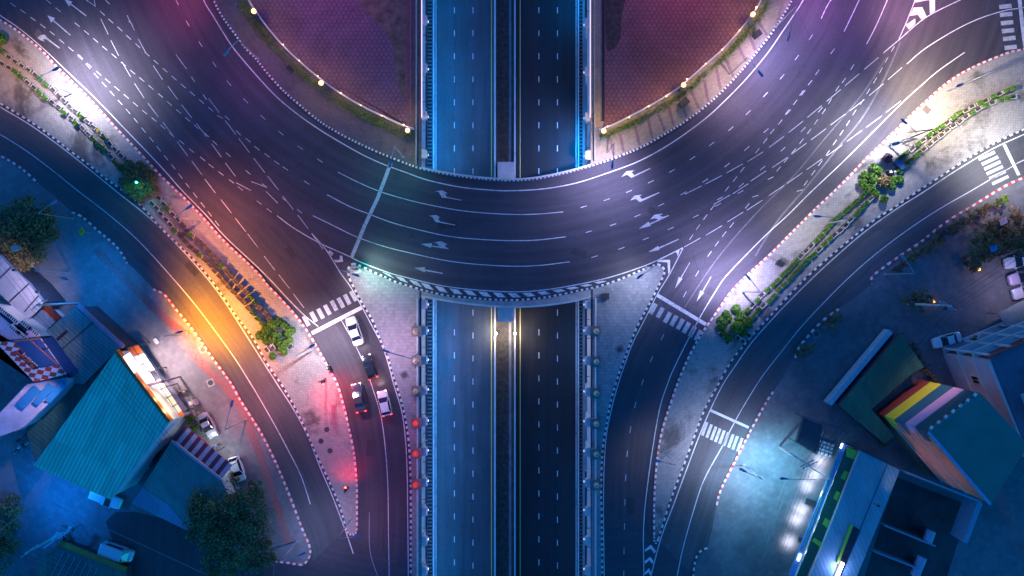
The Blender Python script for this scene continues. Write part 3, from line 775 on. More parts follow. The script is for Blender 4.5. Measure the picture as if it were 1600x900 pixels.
# asphalt repairs
for c_, sx, sy, an in (((700,352),3.2,1.1,8),((905,395),2.4,1.0,-16),((335,215),2.6,1.2,-52),((1210,210),3.4,1.1,52),((1090,470),1.8,.9,60),((455,395),2.2,1.0,-48),((1110,455),1.2,1.0,60),((580,700),1.4,2.6,-5),((985,790),1.1,2.4,3),((1330,480),2.2,.9,38),((300,420),2.4,1.0,-48),((1020,330),1.6,1.1,-25)):
    mb = MB(); q = P(*c_); mb.box((q.x,q.y,.0045),(sx,sy,.006),R(an)); structure('asphalt_repair', mb, M['road_patch'])

# street edge line of the dark side street
for pts in ([(36,772),(44,769.5),(56,772),(100,795),(150,818),(215,848),(310,892),(360,915)], [(32,820),(70,848),(78,856)], [(1255,700),(1232,760),(1205,830),(1190,880)], [(1247,702),(1222,765),(1196,835)]):
    mb = MB(); ribbon(mb, [P(x,y) for x,y in smooth(pts,6)], .16, .0135, .0135); structure('gutter_line', mb, M['conc_d'])
# ------------------------------------------------------------------ street furniture
def light(name, parent, loc, col, watts, size=.25, spot=None, blend=1.0, aim=None):
    d = bpy.data.lights.new(name, 'SPOT' if spot else 'POINT')
    d.energy = watts; d.color = col; d.shadow_soft_size = size
    ob = bpy.data.objects.new(name, d); COL.objects.link(ob); ob.parent = parent; ob.location = loc
    if spot:
        d.spot_size = R(spot); d.spot_blend = blend
        if aim is not None:
            ob.rotation_euler = (Vector(aim) - Vector(loc)).to_track_quat('-Z', 'Y').to_euler()
    return ob
WHITE = (1.0, .95, .88); LAV = (.72, .68, 1.0); ORANGE = (1.0, .36, .03); VIO = (.66, .62, 1.0); CYAN = (.25, .8, 1.0); PINK = (1.0, .35, .62)

def batwing(d, wide=True):
    """street-lamp optics: an even wide pool below, nothing above"""
    d.use_nodes = True; t = d.node_tree; em = t.nodes['Emission']
    sp = t.nodes.new('ShaderNodeSeparateXYZ'); t.links.new(t.nodes.new('ShaderNodeTexCoord').outputs['Normal'], sp.inputs[0])
    c = maths(t, 'ABSOLUTE', sp.outputs[2])
    s_ = t.nodes.new('ShaderNodeMapRange'); s_.interpolation_type = 'SMOOTHSTEP'; s_.clamp = True
    t.links.new(c, s_.inputs[0]); s_.inputs[1].default_value = .38; s_.inputs[2].default_value = .93
    k = maths(t, 'POWER', maths(t, 'MAXIMUM', c, .3), -1.0)
    t.links.new(maths(t, 'MULTIPLY', k, s_.outputs[0]), em.inputs['Strength'])
TUNE = [[1.028, 0.991, 1.115], [1.6, 1.1, 0.8], [1, 1, 1], [0.95, 0.8, 0.04], [0.6, 0.56, 0.78], [1.4, 0.8, 0.5], [0.3, 0.45, 0.75], [0.5, 0.5, 0.4], [0.5, 0.4, 0.5], [0.25, 0.12, 0.25], [0.03, 0.45, 0.45], [0.99, 0.968, 1.43], [1.188, 1.188, 0.875], [1.2, 1.176, 1.2], [0.897, 0.862, 0.943], [3.2, 2.75, 1.55], [0.3, 0.5, 1], [0.35, 0.45, 0.45], [0.42, 0.43, 0.52], [0.55, 0.56, 0.56], [0.22, 0.2, 0.25], [0.55, 0.72, 0.92], [0.538, 0.304, 0.048], [0.8, 0.7, 1.0], [0.6, 0.5, 0.8], [0.42, 0.2, 0.3], [0.6, 0.5, 0.45], [0.6, 0.62, 0.62], [0.02, 0.34, 0.7], [0.05, 0.5, 1.3], [0.34, 0.22, 0.42], [0.42, 0.2, 0.3], [0.33, 0.28, 0.3], [2.025, 2.295, 2.565], [1.5, 1.5, 1.3]]
LAMP_N = [0]
LAMP_GLASS = {}
def street_lamp(base, head, label, col=None, watts=0, spot=140, h=8.0, aim=None, name='street_lamp', group='street lamps along the roads', blend=1.0, size=.25, tilt=.35):
    tn = TUNE[LAMP_N[0]] if LAMP_N[0] < len(TUNE) else (1,1,1); LAMP_N[0] += 1
    if watts: col = tuple(c_*k_ for c_, k_ in zip(col, tn))
    b = P(*base); hd = P(head[0], head[1], h + .15) - b
    t = thing(name, label, 'street lamp', b, group=group)
    mb = MB(); mb.cyl((0,0), .22, .1, .22, 10); mb.tube([(0,0,.2),(0,0,h*.6),(0,0,h)], [.11,.085,.06], 8)
    mb.build('pole', M['steel'], t)
    d = Vector((hd.x, hd.y, 0)); L = d.length; dn = d.normalized()
    mb = MB(); mb.tube([(0,0,h-.05), (dn.x*L*.5, dn.y*L*.5, h+.18), (dn.x*(L-.4), dn.y*(L-.4), h+.2)], [.05,.045,.04], 6)
    mb.build('arm', M['steel'], t)
    a = math.atan2(dn.y, dn.x)
    mb = MB()
    ca, sa = math.cos(a), math.sin(a)
    def q(x, y, z): return (hd.x + x*ca - y*sa, hd.y + x*sa + y*ca, h + z)
    pr = [(-.55,.09,.13,.24),(-.3,.17,.1,.28),(.3,.19,.1,.29),(.6,.1,.13,.24)]
    n = len(pr); i0 = 0
    for x, w, z0, z1 in pr: mb.v += [q(x,-w,z0), q(x,w,z0), q(x,w*.8,z1), q(x,-w*.8,z1)]
    for k in range(n-1):
        for j in range(4):
            l = (j+1) % 4; mb.f.append((k*4+j, (k+1)*4+j, (k+1)*4+l, k*4+l)); mb.m.append(0)
    mb.f.append((0,1,2,3)); mb.f.append(((n-1)*4+3,(n-1)*4+2,(n-1)*4+1,(n-1)*4)); mb.m += [0,0]
    ho = mb.build('lamp_head', M['steel_b'], t)
    if watts:
        key = tuple(col)
        if key not in LAMP_GLASS: LAMP_GLASS[key] = emit('lit_lamp_glass', col, 12)
        gm = LAMP_GLASS[key]
    else: gm = M['lens']
    mb = MB(); mb.box((hd.x, hd.y, h+.09), (.7,.28,.03), a); mb.build('diffuser', gm, ho)
    if watts:
        lp = Vector((hd.x, hd.y, h))
        ai = (lp.x, lp.y, 0) if aim is None else (P(*aim) - b)
        ai = Vector(ai).lerp(Vector((lp.x, lp.y, 0)), tilt)
        batwing(light('lamp_light', t, lp, col, watts, size, 178, .1, ai).data)
    return t
M['steel_b'] = plain('lamp_housing', (.16, .24, .36), .4, .3, .1)

street_lamp((113,147),(87,108),'street lamp on the upper left planter island with the brightest white pool below it', (.90,.88,1.0), 17000, 150, aim=(150,125))
street_lamp((314,347),(295,324),'street lamp on the left planter island below the round shrub bed, head over the kerb', (1,.38,.28), 3200, 140)
street_lamp((115,342),(83,317),'blue grey street lamp at the kerb end beside the big dark tree')
street_lamp((292,521),(280,519),'street lamp on the paved yard outside the orange fronted shop, lighting the road orange', (1.0,.37,.02), 40000, 112, aim=(365,476), tilt=.15)
street_lamp((489,549),(489,541),'street lamp on the left island beside the zebra crossing with white cars', (1,.93,.85), 14000, 140, aim=(500,575)).location = P(487,549)
street_lamp((385,655),(362,631),'street lamp on the red kerb opposite the parked white cars', (1,.36,.42), 3600, 140)
street_lamp((465,845),(472,866),'street lamp on the rounded kerb end at the bottom of the left service road', (1,.72,.75), 4200, 140)
street_lamp((548,812),(558,838),'street lamp at the pointed bottom tip of the left island', (1.0,.25,.35), 2500, 140)
street_lamp((654,552),(603,549),'black street lamp reaching from the trench wall over the lane of queued cars', (1,.72,.88), 7000, 140, aim=(590,560))
street_lamp((404,92),(353,83),'street lamp on the dark pavement left of the left plaza, head above the inner lane', (.95,.35,.6), 4500, 150)
street_lamp((630,245),(610,256),'street lamp beside the trench corner above the teal lit stop line', (.03,.8,.75), 2600, 140, aim=(600,250))
street_lamp((948,240),(957,258),'street lamp on the sandy pavement beside the right corner of the overpass', (.8,.78,1.0), 9000, 150, aim=(930,305))
street_lamp((1140,117),(1188,115),'street lamp on the sandy pavement at the upper right, head above the inner lane', (.68,.5,1.0), 7000, 150, aim=(1180,150))
street_lamp((1387,228),(1413,190),'street lamp on the right planter island beside the tall gantry mast', (.92,.9,1.0), 14000, 150, aim=(1345,225))
street_lamp((1159,456),(1169,433),'street lamp on the right planter island beside two painted straight arrows', VIO, 21000, 150, aim=(1130,400))
street_lamp((1480,143),(1500,133),'street lamp on the pale paving near the top right dark tiles', (.85,.8,1.0), 9500, 150, aim=(1530,120), h=10.5)
street_lamp((1382,429),(1412,403),'blue lamp post beyond the kerb end of the right service road', (.2,.5,1.0), 500, 150)
street_lamp((1037,706),(1027,720),'street lamp on the narrow right island between the two lower roads', (.95,.72,.85), 2600, aim=(1050,740))
street_lamp((1162,727),(1161,735),'street lamp on the yard kerb beside the lower right zebra crossing', (.80,.85,1.0), 15000, 140, aim=(1140,705))
street_lamp((1632,245),(1612,235),'street lamp just beyond the right edge lighting the second zebra crossing', (.9,.92,1.0), 15000, 150, aim=(1565,250))
street_lamp((1640,300),(1612,300),'added lamp beyond the right edge over the pink yard', (1,.5,.55), 5000, 150)  # unseen lamp added to tint the yard pink
street_lamp((1262,728),(1225,748),'power pole lamp over the wet looking yard of the lit shop', (.3,.85,1.0), 13000, 150, aim=(1205,765), name='street_lamp')
street_lamp((-40,100),(-30,82),'added lamp beyond the left edge of the planter island', (1.0,.8,.85), 5500, 150)  # unseen lamp added to light the island's left end
street_lamp((1500,-60),(1470,-30),'added lamp beyond the top edge near the chevron markings', (1,.55,.62), 9000, 150, aim=(1440,15))  # added out of view to light the chevron area
street_lamp((1290,-80),(1320,-40),'added lamp beyond the top edge over the right ring lanes', (.85,.38,.75), 9000, 150, aim=(1320,20))  # added out of view to tint the right ring lanes
street_lamp((230,-80),(240,-40),'added lamp beyond the top edge over the left ring lanes', (1.0,.24,.45), 9000, 150, aim=(240,20))  # added out of view to tint the left ring lanes
street_lamp((548,424),(556,430),'small mast lamp on the nose of the left splitter island', (.85,.88,1.0), 5200, 150, 6, aim=(600,470))
street_lamp((1010,418),(1000,432),'slim lamp near the nose of the right splitter island', (.75,.75,1.0), 3800, 150, 6, aim=(975,455))
street_lamp((110,425),(100,435),'lamp on the blue paved yard outside the parked dark cars', (.08,.5,1.0), 5500, 150, aim=(125,450))
street_lamp((18,830),(40,800),'added lamp by the bushes where the side street leaves at the bottom left', (.05,.5,1.0), 4200, 150)  # lamp added to give this ground its blue light
street_lamp((470,-95),(480,-80),'added lamp beyond the top edge over the left plaza', (1,.28,.7), 9000, h=12, aim=(530,40))  # added out of view for the plaza's magenta light
street_lamp((1110,-95),(1100,-80),'added lamp beyond the top edge over the right plaza', (1,.3,.45), 9000, h=12, aim=(1040,40))  # unseen lamp added to redden the right plaza
street_lamp((1620,440),(1606,450),'added lamp beyond the right edge behind the parked pickups', (.75,.7,.95), 3000, 150, 6)  # added out of view to brighten the car park

street_lamp((1212,42),(1232,58),'street lamp near the top end of the right kerb of the plaza pavement', (.55,.42,.85), 4800, aim=(1265,110))
street_lamp((1290,350),(1278,338),'added thin lamp among the planters half way down the right island', (.8,.72,.78), 3000, aim=(1270,345))  # lamp added where this stretch of island lacked light
# globe lamps on the curved plaza fence -------------------------------------------------------
bulb = emit('globe_bulb', (1.0,.62,.2), 2.2)
bulb2 = emit('string_bulb', (1.0,.75,.45), 2.5)
def globe(px, label, watts, col=(1,.62,.2), h=3.0):
    b = P(*px, h); b.z = 0.13
    t = thing('globe_lamp', label, 'globe lamp', b, group='bright globe lamps by the plaza fences')
    mb = MB(); mb.cyl((0,0), .18, 0, .12, 10); mb.tube([(0,0,.1),(0,0,h-.35)], [.07,.05], 8); mb.build('post', M['steel_d'], t)
    mb = MB(); mb.ball((0,0,h-.05), .38, 12); mb.build('globe', bulb, t, sm=True)
    light('globe_light', t, (0,0,h+.45), col, watts, .3)
for px, l, w in (((637,204),'globe lamp at the left fence end beside the trench wall',900),((502,130),'globe lamp half way along the left fence',800),((397,18),'globe lamp at the top end of the left fence',800),
              ((943,205),'globe lamp at the right fence end beside the trench wall, with the widest glow',1700),((1068,133),'globe lamp half way along the right fence',1000),((1176,23),'globe lamp at the top end of the right fence',1000)):
    globe(px, l, w)
def string_light(px, label):
    b = P(*px, 1.2); b.z = .13
    t = thing('fence_light', label, 'fence light', b, group='small lights on the plaza fences')
    mb = MB(); mb.tube([(0,0,0),(0,0,1.1)], .03, 6); mb.build('stem', M['steel_d'], t)
    mb = MB(); mb.ball((0,0,1.2), .09, 8); mb.build('bulb', bulb2, t, sm=True)
    light('bulb_light', t, (0,0,1.42), (1,.6,.42), 70, .1)
for px in ((443,70),(468,95),(497,119),(533,146),(564,165),(597,181),(631,195)): string_light(px, 'small glowing bulb on the curved left plaza fence')
for px in ((1181,12),(1155,48),(1128,78),(1102,100),(1073,124),(1041,151),(1013,167),(983,184),(949,198)): string_light(px, 'small glowing bulb on the curved right plaza fence')
for pts, lab in ((FEN_L, 'low pale fence curving round the left plaza'), (FEN_R, 'low pale fence curving round the right plaza')):
    c = P(*pts[6]); t = thing('plaza_fence', lab, 'fence', (c.x, c.y, .13))
    pl = [P(x,y) for x,y in smooth(pts, 5)]
    mb = MB(); ribbon(mb, pl, .22, .1, .45); mb.build('plinth', M['conc_l'], t, t.location)
    mb = MB(); mb.tube([(p.x,p.y,.95) for p in pl], .06, 6); mb.build('rail', M['conc_l'], t, t.location)
    mb = MB()
    for p in resample(pl, step=1.5): mb.tube([(p.x,p.y,.4),(p.x,p.y,.95)], .03, 5)
    mb.build('balusters', M['steel'], t, t.location)

# trench edge: parapets, handrails, pilasters, lanterns ----------------------------------------
def wallbox(name, label, px0, px1, py0, py1, z0, z1, mat, cat):
    a = P(px0, py1); b = P(px1, py0); c = ((a.x+b.x)/2, (a.y+b.y)/2, z0)
    mb = MB(); mb.box((c[0],c[1],(z0+z1)/2), (abs(b.x-a.x), abs(b.y-a.y), z1-z0))
    return tag(mb.build(name, M[mat], None, c), label, cat)
wallbox('trench_parapet','low pale parapet on the left trench edge below the overpass',652.3,654,466,1000,.1,.95,'conc_l','parapet')
wallbox('trench_parapet','low pale parapet on the right trench edge below the overpass',929.2,931,466,1000,.1,.95,'conc_l','parapet')
wallbox('trench_parapet','pinkish low parapet on the left trench edge above the overpass',650.5,651.8,-110,258,.1,.8,'conc','parapet')
wallbox('trench_parapet','brownish low parapet on the right trench edge above the overpass',927.6,929,-110,252,.1,.8,'conc','parapet')
rail_m = emit('lit_handrail', (.95,.72,.95), 1.1)
for x, lab in ((XL+.12,'glowing white handrail on the left trench wall above the overpass'), (XR-.12,'glowing white handrail on the right trench wall above the overpass')):
    y0 = P(0,185).y; t = thing('handrail', lab, 'handrail', (x, 35, .13))
    mb = MB(); mb.tube([(x,y0,.55),(x,70,.55)], .085, 6); mb.build('tube', rail_m, t, t.location)
    mb = MB()
    for k in range(24): mb.tube([(x, y0+k*1.8, 0), (x, y0+k*1.8, .5)], .035, 5)
    mb.build('brackets', M['steel'], t, t.location)
fix = emit('wall_fixture', (.85,.85,1.0), 1.0)
lan_r = plain('red_lit_lantern_cap', (.5,.13,.06), .4, var=.1, emit=(1,.08,.02), es=.07)  # red light falling on these caps is put into colour and faint glow
lan_y = plain('beige_lantern_cap', (.52,.40,.24), .5, var=.15)
def pilaster(side, py, red, top, label, glow):
    s = 1 if side == 'l' else -1
    x = XL if side == 'l' else XR
    y = P(0, py).y
    t = thing('trench_pilaster', label, 'pilaster', (x, y, 0), group='pilasters along the trench walls')
    mb = MB()                              # flared buttress on the wall face
    w = .75
    for zz0, zz1, d0, d1 in ((D+.16, -1.6, .28, .28), (-1.6, -.5, .28, .85), (-.5, .02, .85, .85)):
        i = len(mb.v)
        for zz_, d_ in ((zz0,d0),(zz1,d1)):
            mb.v += [(.01*s,-w,zz_),(d_*s,-w*.8,zz_),(d_*s,w*.8,zz_),(.01*s,w,zz_)]
        for f in ((0,1,5,4),(1,2,6,5),(2,3,7,6),(3,0,4,7),(4,5,6,7)): mb.f.append(tuple(i+k for k in f)); mb.m.append(0)
    mb.build('buttress', M['conc_l'], t)
    if top:
        mb = MB(); mb.box((-.62*s,0,.55), (1.45,1.5,.85)); mb.box((-.62*s,0,1.01), (1.6,1.62,.1)); mb.build('plinth', M['conc_d'], t)
        mb = MB(); mb.cyl((-.75*s,0), .5, 1.06, 1.3, 6); mb.cyl((-.75*s,0), .42, 1.3, 1.62, 6, r1=.2); l = mb.build('lantern', lan_r if red else lan_y, t)
        mb = MB(); mb.ball((-.75*s,0,1.66), .09, 8); mb.build('finial', M['steel_d'], l)
        if red: light('added_red_light', t, (-.75*s, 0, 2.6), (1,.03,.05), 75, .2)  # added lamp spreading the red light around the cap
    if glow:
        mb = MB(); mb.box((.95*s,0,-1.0), (.12,.3,.12)); mb.build('wall_light', fix, t)
        light('wall_glow', t, (1.25*s, 0, -1.1), (.3,.42,1.0), glow, .2)
for py, red in ((476,0),(517,0),(563,0),(610,0),(659,1),(706,1),(754,1),(800,0),(846,0),(893,0)):
    top = py != 476 and py < 760
    pilaster('l', py, red, top, ('hexagonal lantern tinted as lit red on a square block on the left trench wall' if red else 'beige hexagonal lantern on a square block on the left trench wall') if top else 'plain buttress on the left trench wall without a lantern', 130)
for py in (476,517,564,613,660,707,755,800,846,893):
    top = py != 476 and py < 760
    pilaster('r', py, 0, top, 'beige hexagonal lantern on a square block on the right trench wall' if top else 'plain buttress on the right trench wall without a lantern', 30 if py < 620 else 10)
for py in (30,105,180,240): pilaster('l', py, 0, False, 'plain buttress on the left trench wall above the overpass', 60)
for py in (35,110,182,242): pilaster('r', py, 0, False, 'plain buttress on the right trench wall above the overpass', 26)

# lights of the sunken road -------------------------------------------------------------------
med = emit('median_bulb', (1.0,.88,.75), 6)
def median_lamp(px, py, s, label, watts):
    b = P(px, py, D+.9)
    t = thing('median_lamp', label, 'lamp', (b.x, b.y, D+.9), group='bright lamps on the median barriers')
    mb = MB(); mb.cyl((0,0), .16, 0, .25, 10); mb.cyl((0,0), .3, .25, .42, 12, r1=.22); mb.build('base', M['steel'], t)
    mb = MB(); mb.ball((0,0,.55), .13, 10); mb.build('bulb', med, t, sm=True)
    light('bulb_light', t, (s*.2, 0, 1.5), (1,.86,.75), watts*2.2, .12)
median_lamp(775.5,521,-1,'bright lamp on the left median barrier just below the overpass',420)
median_lamp(804.5,521,1,'bright lamp on the right median barrier just below the overpass',420)
def wall_flood(px, py, zz, aim, label, col, w, spot=120):
    b = P(px, py, zz)
    t = thing('wall_floodlight', label, 'floodlight', b, group='floodlights on the trench walls')
    a = (P(aim[0], aim[1], D) - b)
    mb = MB(); mb.box((0,0,.12), (.35,.5,.14)); mb.build('housing', M['steel_d'], t)
    mb = MB(); mb.box((0,0,.03), (.28,.42,.03)); mb.build('lens', M['lens'], t)
    light('added_flood_light', t, (0,0,-.05), col, w, .15, spot, 1.0, a)
def added_strip(side, py0, py1, label, col, w, tilt):  # fixtures added to light the sunken road blue
    s = 1 if side == 'l' else -1; x = XL if side == 'l' else XR
    y0, y1 = P(0, py1).y, P(0, py0).y
    t = thing('added_strip_light', label, 'strip light', (x, (y0+y1)/2, -1.5), group='added strip lights under the trench edges')
    mb = MB(); mb.box((.6*s,0,.1), (.3,y1-y0,.12)); [mb.box((.3*s,k_*3-(y1-y0)/2+1,.12), (.6,.08,.08)) for k_ in range(int((y1-y0)/3))]; mb.build('housing', M['steel_d'], t)
    mb = MB(); mb.box((.6*s,0,.02), (.2,y1-y0-.1,.03)); mb.build('diffuser', M['lens'], t)
    d = bpy.data.lights.new('strip_glow', 'AREA'); d.shape = 'RECTANGLE'; d.size = .2; d.size_y = y1-y0; d.energy = w; d.color = col; d.spread = R(150)
    ob = bpy.data.objects.new('strip_glow', d); COL.objects.link(ob); ob.parent = t; ob.location = (.6*s,0,-.04); ob.rotation_euler = (0, -R(tilt)*s, 0)
for a, b, w in ((-60,60,800),(62,165,1250),(167,270,1900)): added_strip('l', a, b, 'added blue strip light under the left trench edge above the overpass', (.004,.30,1.0), w*.8, 58)
for a, b, w in ((480,585,1450),(587,690,980),(692,795,850),(797,960,1150)): added_strip('l', a, b, 'added blue strip light under the left trench edge below the overpass', (.004,.30,1.0), w*.8, 58)
for a, b, w in ((-60,22,620),(190,268,2200),(480,600,260),(740,960,240)): added_strip('r', a, b, 'added blue strip light under the right trench edge ' + ('above' if a < 400 else 'below') + ' the overpass', (.004,.28,1.0), w*1.1, 58)
# traffic signals, signs and masts -------------------------------------------------------------
sig_r = emit('red_signal', (1,.03,.02), 30); sig_g = emit('green_signal', (.02,1,.55), 60)
def signal(base, h, head, label, lit, watts, aim=None):
    b = P(*base); t = thing('traffic_signal', label, 'traffic light', b, group='traffic signals')
    mb = MB(); mb.tube([(0,0,.1),(0,0,h)], [.09,.07], 8); mb.build('pole', M['steel_d'], t)
    hd = P(head[0], head[1], h) - b
    mb = MB(); mb.tube([(0,0,h-.1),(hd.x,hd.y,h-.1)], .05, 6); mb.build('arm', M['steel_d'], t)
    mb = MB(); mb.box((hd.x,hd.y,h-.35), (.42,.4,1.1)); hb = mb.build('signal_box', M['black'], t)
    col = {'r':(1,.015,.015),'g':(.02,.9,.65)}[lit]
    off = Vector((0,-1,0)) if aim is None else (P(*aim)-P(*head)).normalized()
    mb = MB(); mb.ball((hd.x+off.x*.3, hd.y+off.y*.3, h+(.0 if lit=='r' else -.55)), .16, 8); mb.build('lit_lens', sig_r if lit=='r' else sig_g, hb, sm=True)
    light('signal_light', t, (hd.x+off.x*.7, hd.y+off.y*.7, h-.1), col, watts, .15, 150, 1.0, (hd.x+off.x*4, hd.y+off.y*4, 0))
signal((510,591),4.5,(504,597),'red traffic light on a pole on the left island near the queued cars','r',4600,(530,655))
signal((211,284),4,(211,281),'green traffic light among the shrubs of the left round bed','g',260,(205,300))
signal((560,421),4.5,(558,424),'traffic light with green glow at the nose of the left splitter island','g',1500,(625,410))
signal((545,762),3,(540,765),'red lit signal post near the bottom of the left island','r',900,(536,700))

# advance sign, gantry mast, power poles
t = thing('warning_sign', 'yellow diamond warning sign on a thin post beside the blue service road', 'road sign', P(143,364))
mb = MB(); mb.tube([(0,0,0),(0,0,2.6)], .05, 6); mb.build('post', M['steel'], t)
M['sign_y'] = plain('sign_yellow', (.75,.5,.02), .4, var=.08)
mb = MB(); mb.v = []
for c in ((-.05,),):
    mb.beam((-.45,-.3,2.2),(.45,.3,2.75),.75,.05)
f = mb.build('sign_face', M['sign_y'], t)
mb = MB(); mb.beam((-.12,-.08,2.46),(.12,.08,2.6),.16,.06); mb.build('symbol', M['black'], f)
t = thing('yellow_sign', 'small yellow sign plate among the upper left planters', 'road sign', P(165,208))
mb = MB(); mb.tube([(0,0,0),(0,0,2)], .04, 6); mb.build('post', M['steel'], t)
mb = MB(); mb.beam((-.3,-.1,1.8),(.3,.15,2.2),.5,.05); mb.build('sign_face', M['sign_y'], t)
def mast(base, top_h, arm_px, label):
    b = P(*base); t = thing('signal_mast', label, 'mast', b, group='masts on the right planter island')
    mb = MB(); mb.tube([(0,0,0),(0,0,top_h)], [.12,.08], 8); mb.build('pole', M['steel_d'], t)
    a = P(arm_px[0], arm_px[1], top_h) - b
    mb = MB(); mb.tube([(0,0,top_h-.1),(a.x,a.y,top_h-.1)], .07, 6); mb.build('arm', M['steel_d'], t)
    mb = MB(); mb.box((a.x*.75,a.y*.75,top_h+.05), (1.3,.45,.3), math.atan2(a.y,a.x)); mb.build('camera_box', M['steel'], t)
mast((1420,216), 6.0, (1392,210), 'dark mast with an arm and a grey box over the kerb of the right island')
mast((1409,225), 4.0, (1386,228), 'black and white banded mast leaning out beside the right island kerb')
def power_pole(base, h, rot, label, arm=True):
    b = P(*base); t = thing('power_pole', label, 'power pole', b, group='concrete power poles')
    mb = MB(); i = 0
    for k in range(1): mb.tube([(0,0,0),(0,0,h)], [.2,.13], 4)
    mb.build('pole', M['conc_l'], t)
    ca, sa = math.cos(rot), math.sin(rot)
    for q, zz_ in ((0,h-.4),(1,h-1.3)):
        mb = MB(); mb.beam((-1.1*ca,-1.1*sa,zz_),(1.1*ca,1.1*sa,zz_),.11); c = mb.build('crossarm', M['steel'], t)
        for w in (-1,-.4,.4,1):
            mb = MB(); mb.tube([(w*ca,w*sa,zz_+.05),(w*ca,w*sa,zz_+.3)], [.07,.04], 6); mb.build('insulator', M['k_white'], c)
    return b, h
PPS = {}
PPS['a'] = power_pole((1418,475), 10.6, R(-35), 'concrete power pole rising out of the bush above the green roof')
def added_pole_flood(base, zz_, aim, za, col, w, cone, label):  # floodlight added on a pole to brighten the tower's striped face
    q = P(base[0], base[1]); t = thing('added_pole_floodlight', label, 'floodlight', (q.x, q.y-.45, zz_), group='added floodlights on poles')
    mb = MB(); mb.box((0,0,.12),(.5,.4,.2)); mb.box((0,.2,.1),(.1,.4,.08)); mb.build('housing', M['steel_d'], t)
    mb = MB(); mb.box((0,0,.01),(.4,.3,.02)); mb.build('lens', M['lens'], t)
    light('added_flood_light', t, (0,0,-.06), col, w, .2, cone, 1.0, P(aim[0],aim[1],za) - Vector(t.location))
added_pole_flood((1418,475), 9.2, (1465,612), 6, (1,.62,.6), 7000, 62, 'added floodlight on the concrete power pole aimed at the painted tower')
PPS['b'] = power_pole((1217,698), 11.5, R(25), 'concrete power pole in the yard left of the lit shop')
PPS['c'] = power_pole((122,474), 9.5, R(40), 'concrete power pole at the corner of the long blue roof')
PPS['d'] = power_pole((12,345), 9.5, R(40), 'concrete power pole standing inside the dark tree')
PPS['e'] = power_pole((108,827), 9.5, R(40), 'leaning concrete power pole at the bottom left street corner')
mb = MB(); mb.box((0,0,.3), (.9,.6,.9)); ob = mb.build('transformer', M['steel'], None, (0,0,0)); q = P(28,388,7.5); ob.location = q; ob.rotation_euler = (0,0,.4)
tag(ob, 'grey transformer can on the pole inside the dark tree', 'transformer')
wire_m = plain('wire', (.02,.02,.025), .5)
def cable(a, b, label, sag=.6, r=.022):
    a = Vector(a); b = Vector(b); pts = []
    for k in range(13):
        s = k/12; p = a.lerp(b, s); p.z -= sag*4*s*(1-s); pts.append(p)
    mb = MB(); mb.tube([p-a for p in pts], r, 5); ob = mb.build('power_cable', wire_m, None, (0,0,0)); ob.location = a
    tag(ob, label, 'cable', 'overhead power cables')
def span(A, B, label, rots):
    for w in (-1,-.4,.4,1):
        pa = A[0] + Vector((w*math.cos(rots), w*math.sin(rots), A[1]-.1)); pb = B[0] + Vector((w*math.cos(rots), w*math.sin(rots), B[1]-.1))
        cable(pa, pb, label)
span(PPS['d'], PPS['c'], 'overhead cable running past the big dark tree to the long blue roof', R(40))
span(PPS['c'], (P(330,700), 9), 'overhead cable running above the shop fronts on the left', R(40))
span(PPS['a'], (P(1700,300), 10), 'overhead cable running above the car park at the right', R(-35))
span(PPS['a'], PPS['b'], 'overhead cable running above the dark green roof edge', R(-35))
span(PPS['b'], (P(1130,960), 11), 'overhead cable running above the yard of the lit shop', R(25))
span(PPS['e'], (P(430,960), 9), 'overhead cable crossing the dark side street at the bottom left', R(60))

# manholes and cabinets --------------------------------------------------------------------------
def manhole(px, r, sq, label, z0):
    c = P(*px); t = thing('manhole_cover', label, 'manhole', (c.x,c.y,z0), group='manhole covers')
    if sq:
        mb = MB(); mb.box((0,0,.006), (sq,sq,.012), R(sq*20)); mb.build('surround', M['conc'] if sq < 1.2 else M['conc_d'], t)
    mb = MB(); mb.cyl((0,0), r, .005, .02, 20); mb.build('lid', M['steel_d'], t)
manhole((317,546),.4,1.1,'round manhole cover in a pale square beside the red kerb',.012)
manhole((329,598),.42,1.15,'round manhole cover in a tilted pale square on the red path',.012)
manhole((511,671),.42,0,'top right of the three round covers on the red lit island',.13)
manhole((502,689),.42,0,'left one of the three round covers on the red lit island',.13)
manhole((516,704),.42,0,'lowest of the three round covers on the red lit island',.13)
manhole((632,586),.42,1.25,'round cover in a dark square on the left splitter island',.13)
manhole((968,546),.42,1.3,'round cover in a dark square on the right splitter island',.13)
manhole((1276,522),.4,1.2,'cover in a bluish square between the two bushes at the right kerb',.012)
def slab_box(px, sx, sy, h, rot, label, name='dark_box', mat='steel_d'):
    c = P(*px); t = thing(name, label, 'cabinet', (c.x,c.y,.13), R(rot), 'dark utility cabinets')
    mb = MB(); mb.box((0,0,h/2), (sx,sy,h)); mb.build('body', M[mat], t)
    mb = MB(); mb.box((0,0,h+.04), (sx+.14,sy+.14,.07)); mb.build('lid', M['black'], t)
slab_box((1180,57),1.0,.8,1.1,35,'dark square box near the top end of the sandy pavement')  # plain box put on a dark square of the pavement
slab_box((1066,163),1.3,1.0,1.2,40,'dark square box leaning diamond wise on the sandy pavement')  # plain box in place of a dark diamond on the paving
slab_box((945,463),1.0,.85,.7,2,'black cabinet on the right splitter island beside the overpass corner')
slab_box((1216,412),.9,.7,.9,-30,'dark cabinet on the pale right island above the planters')
slab_box((455,110),.5,.9,.7,40,'small black and white cabinet by the left fence shrubs')
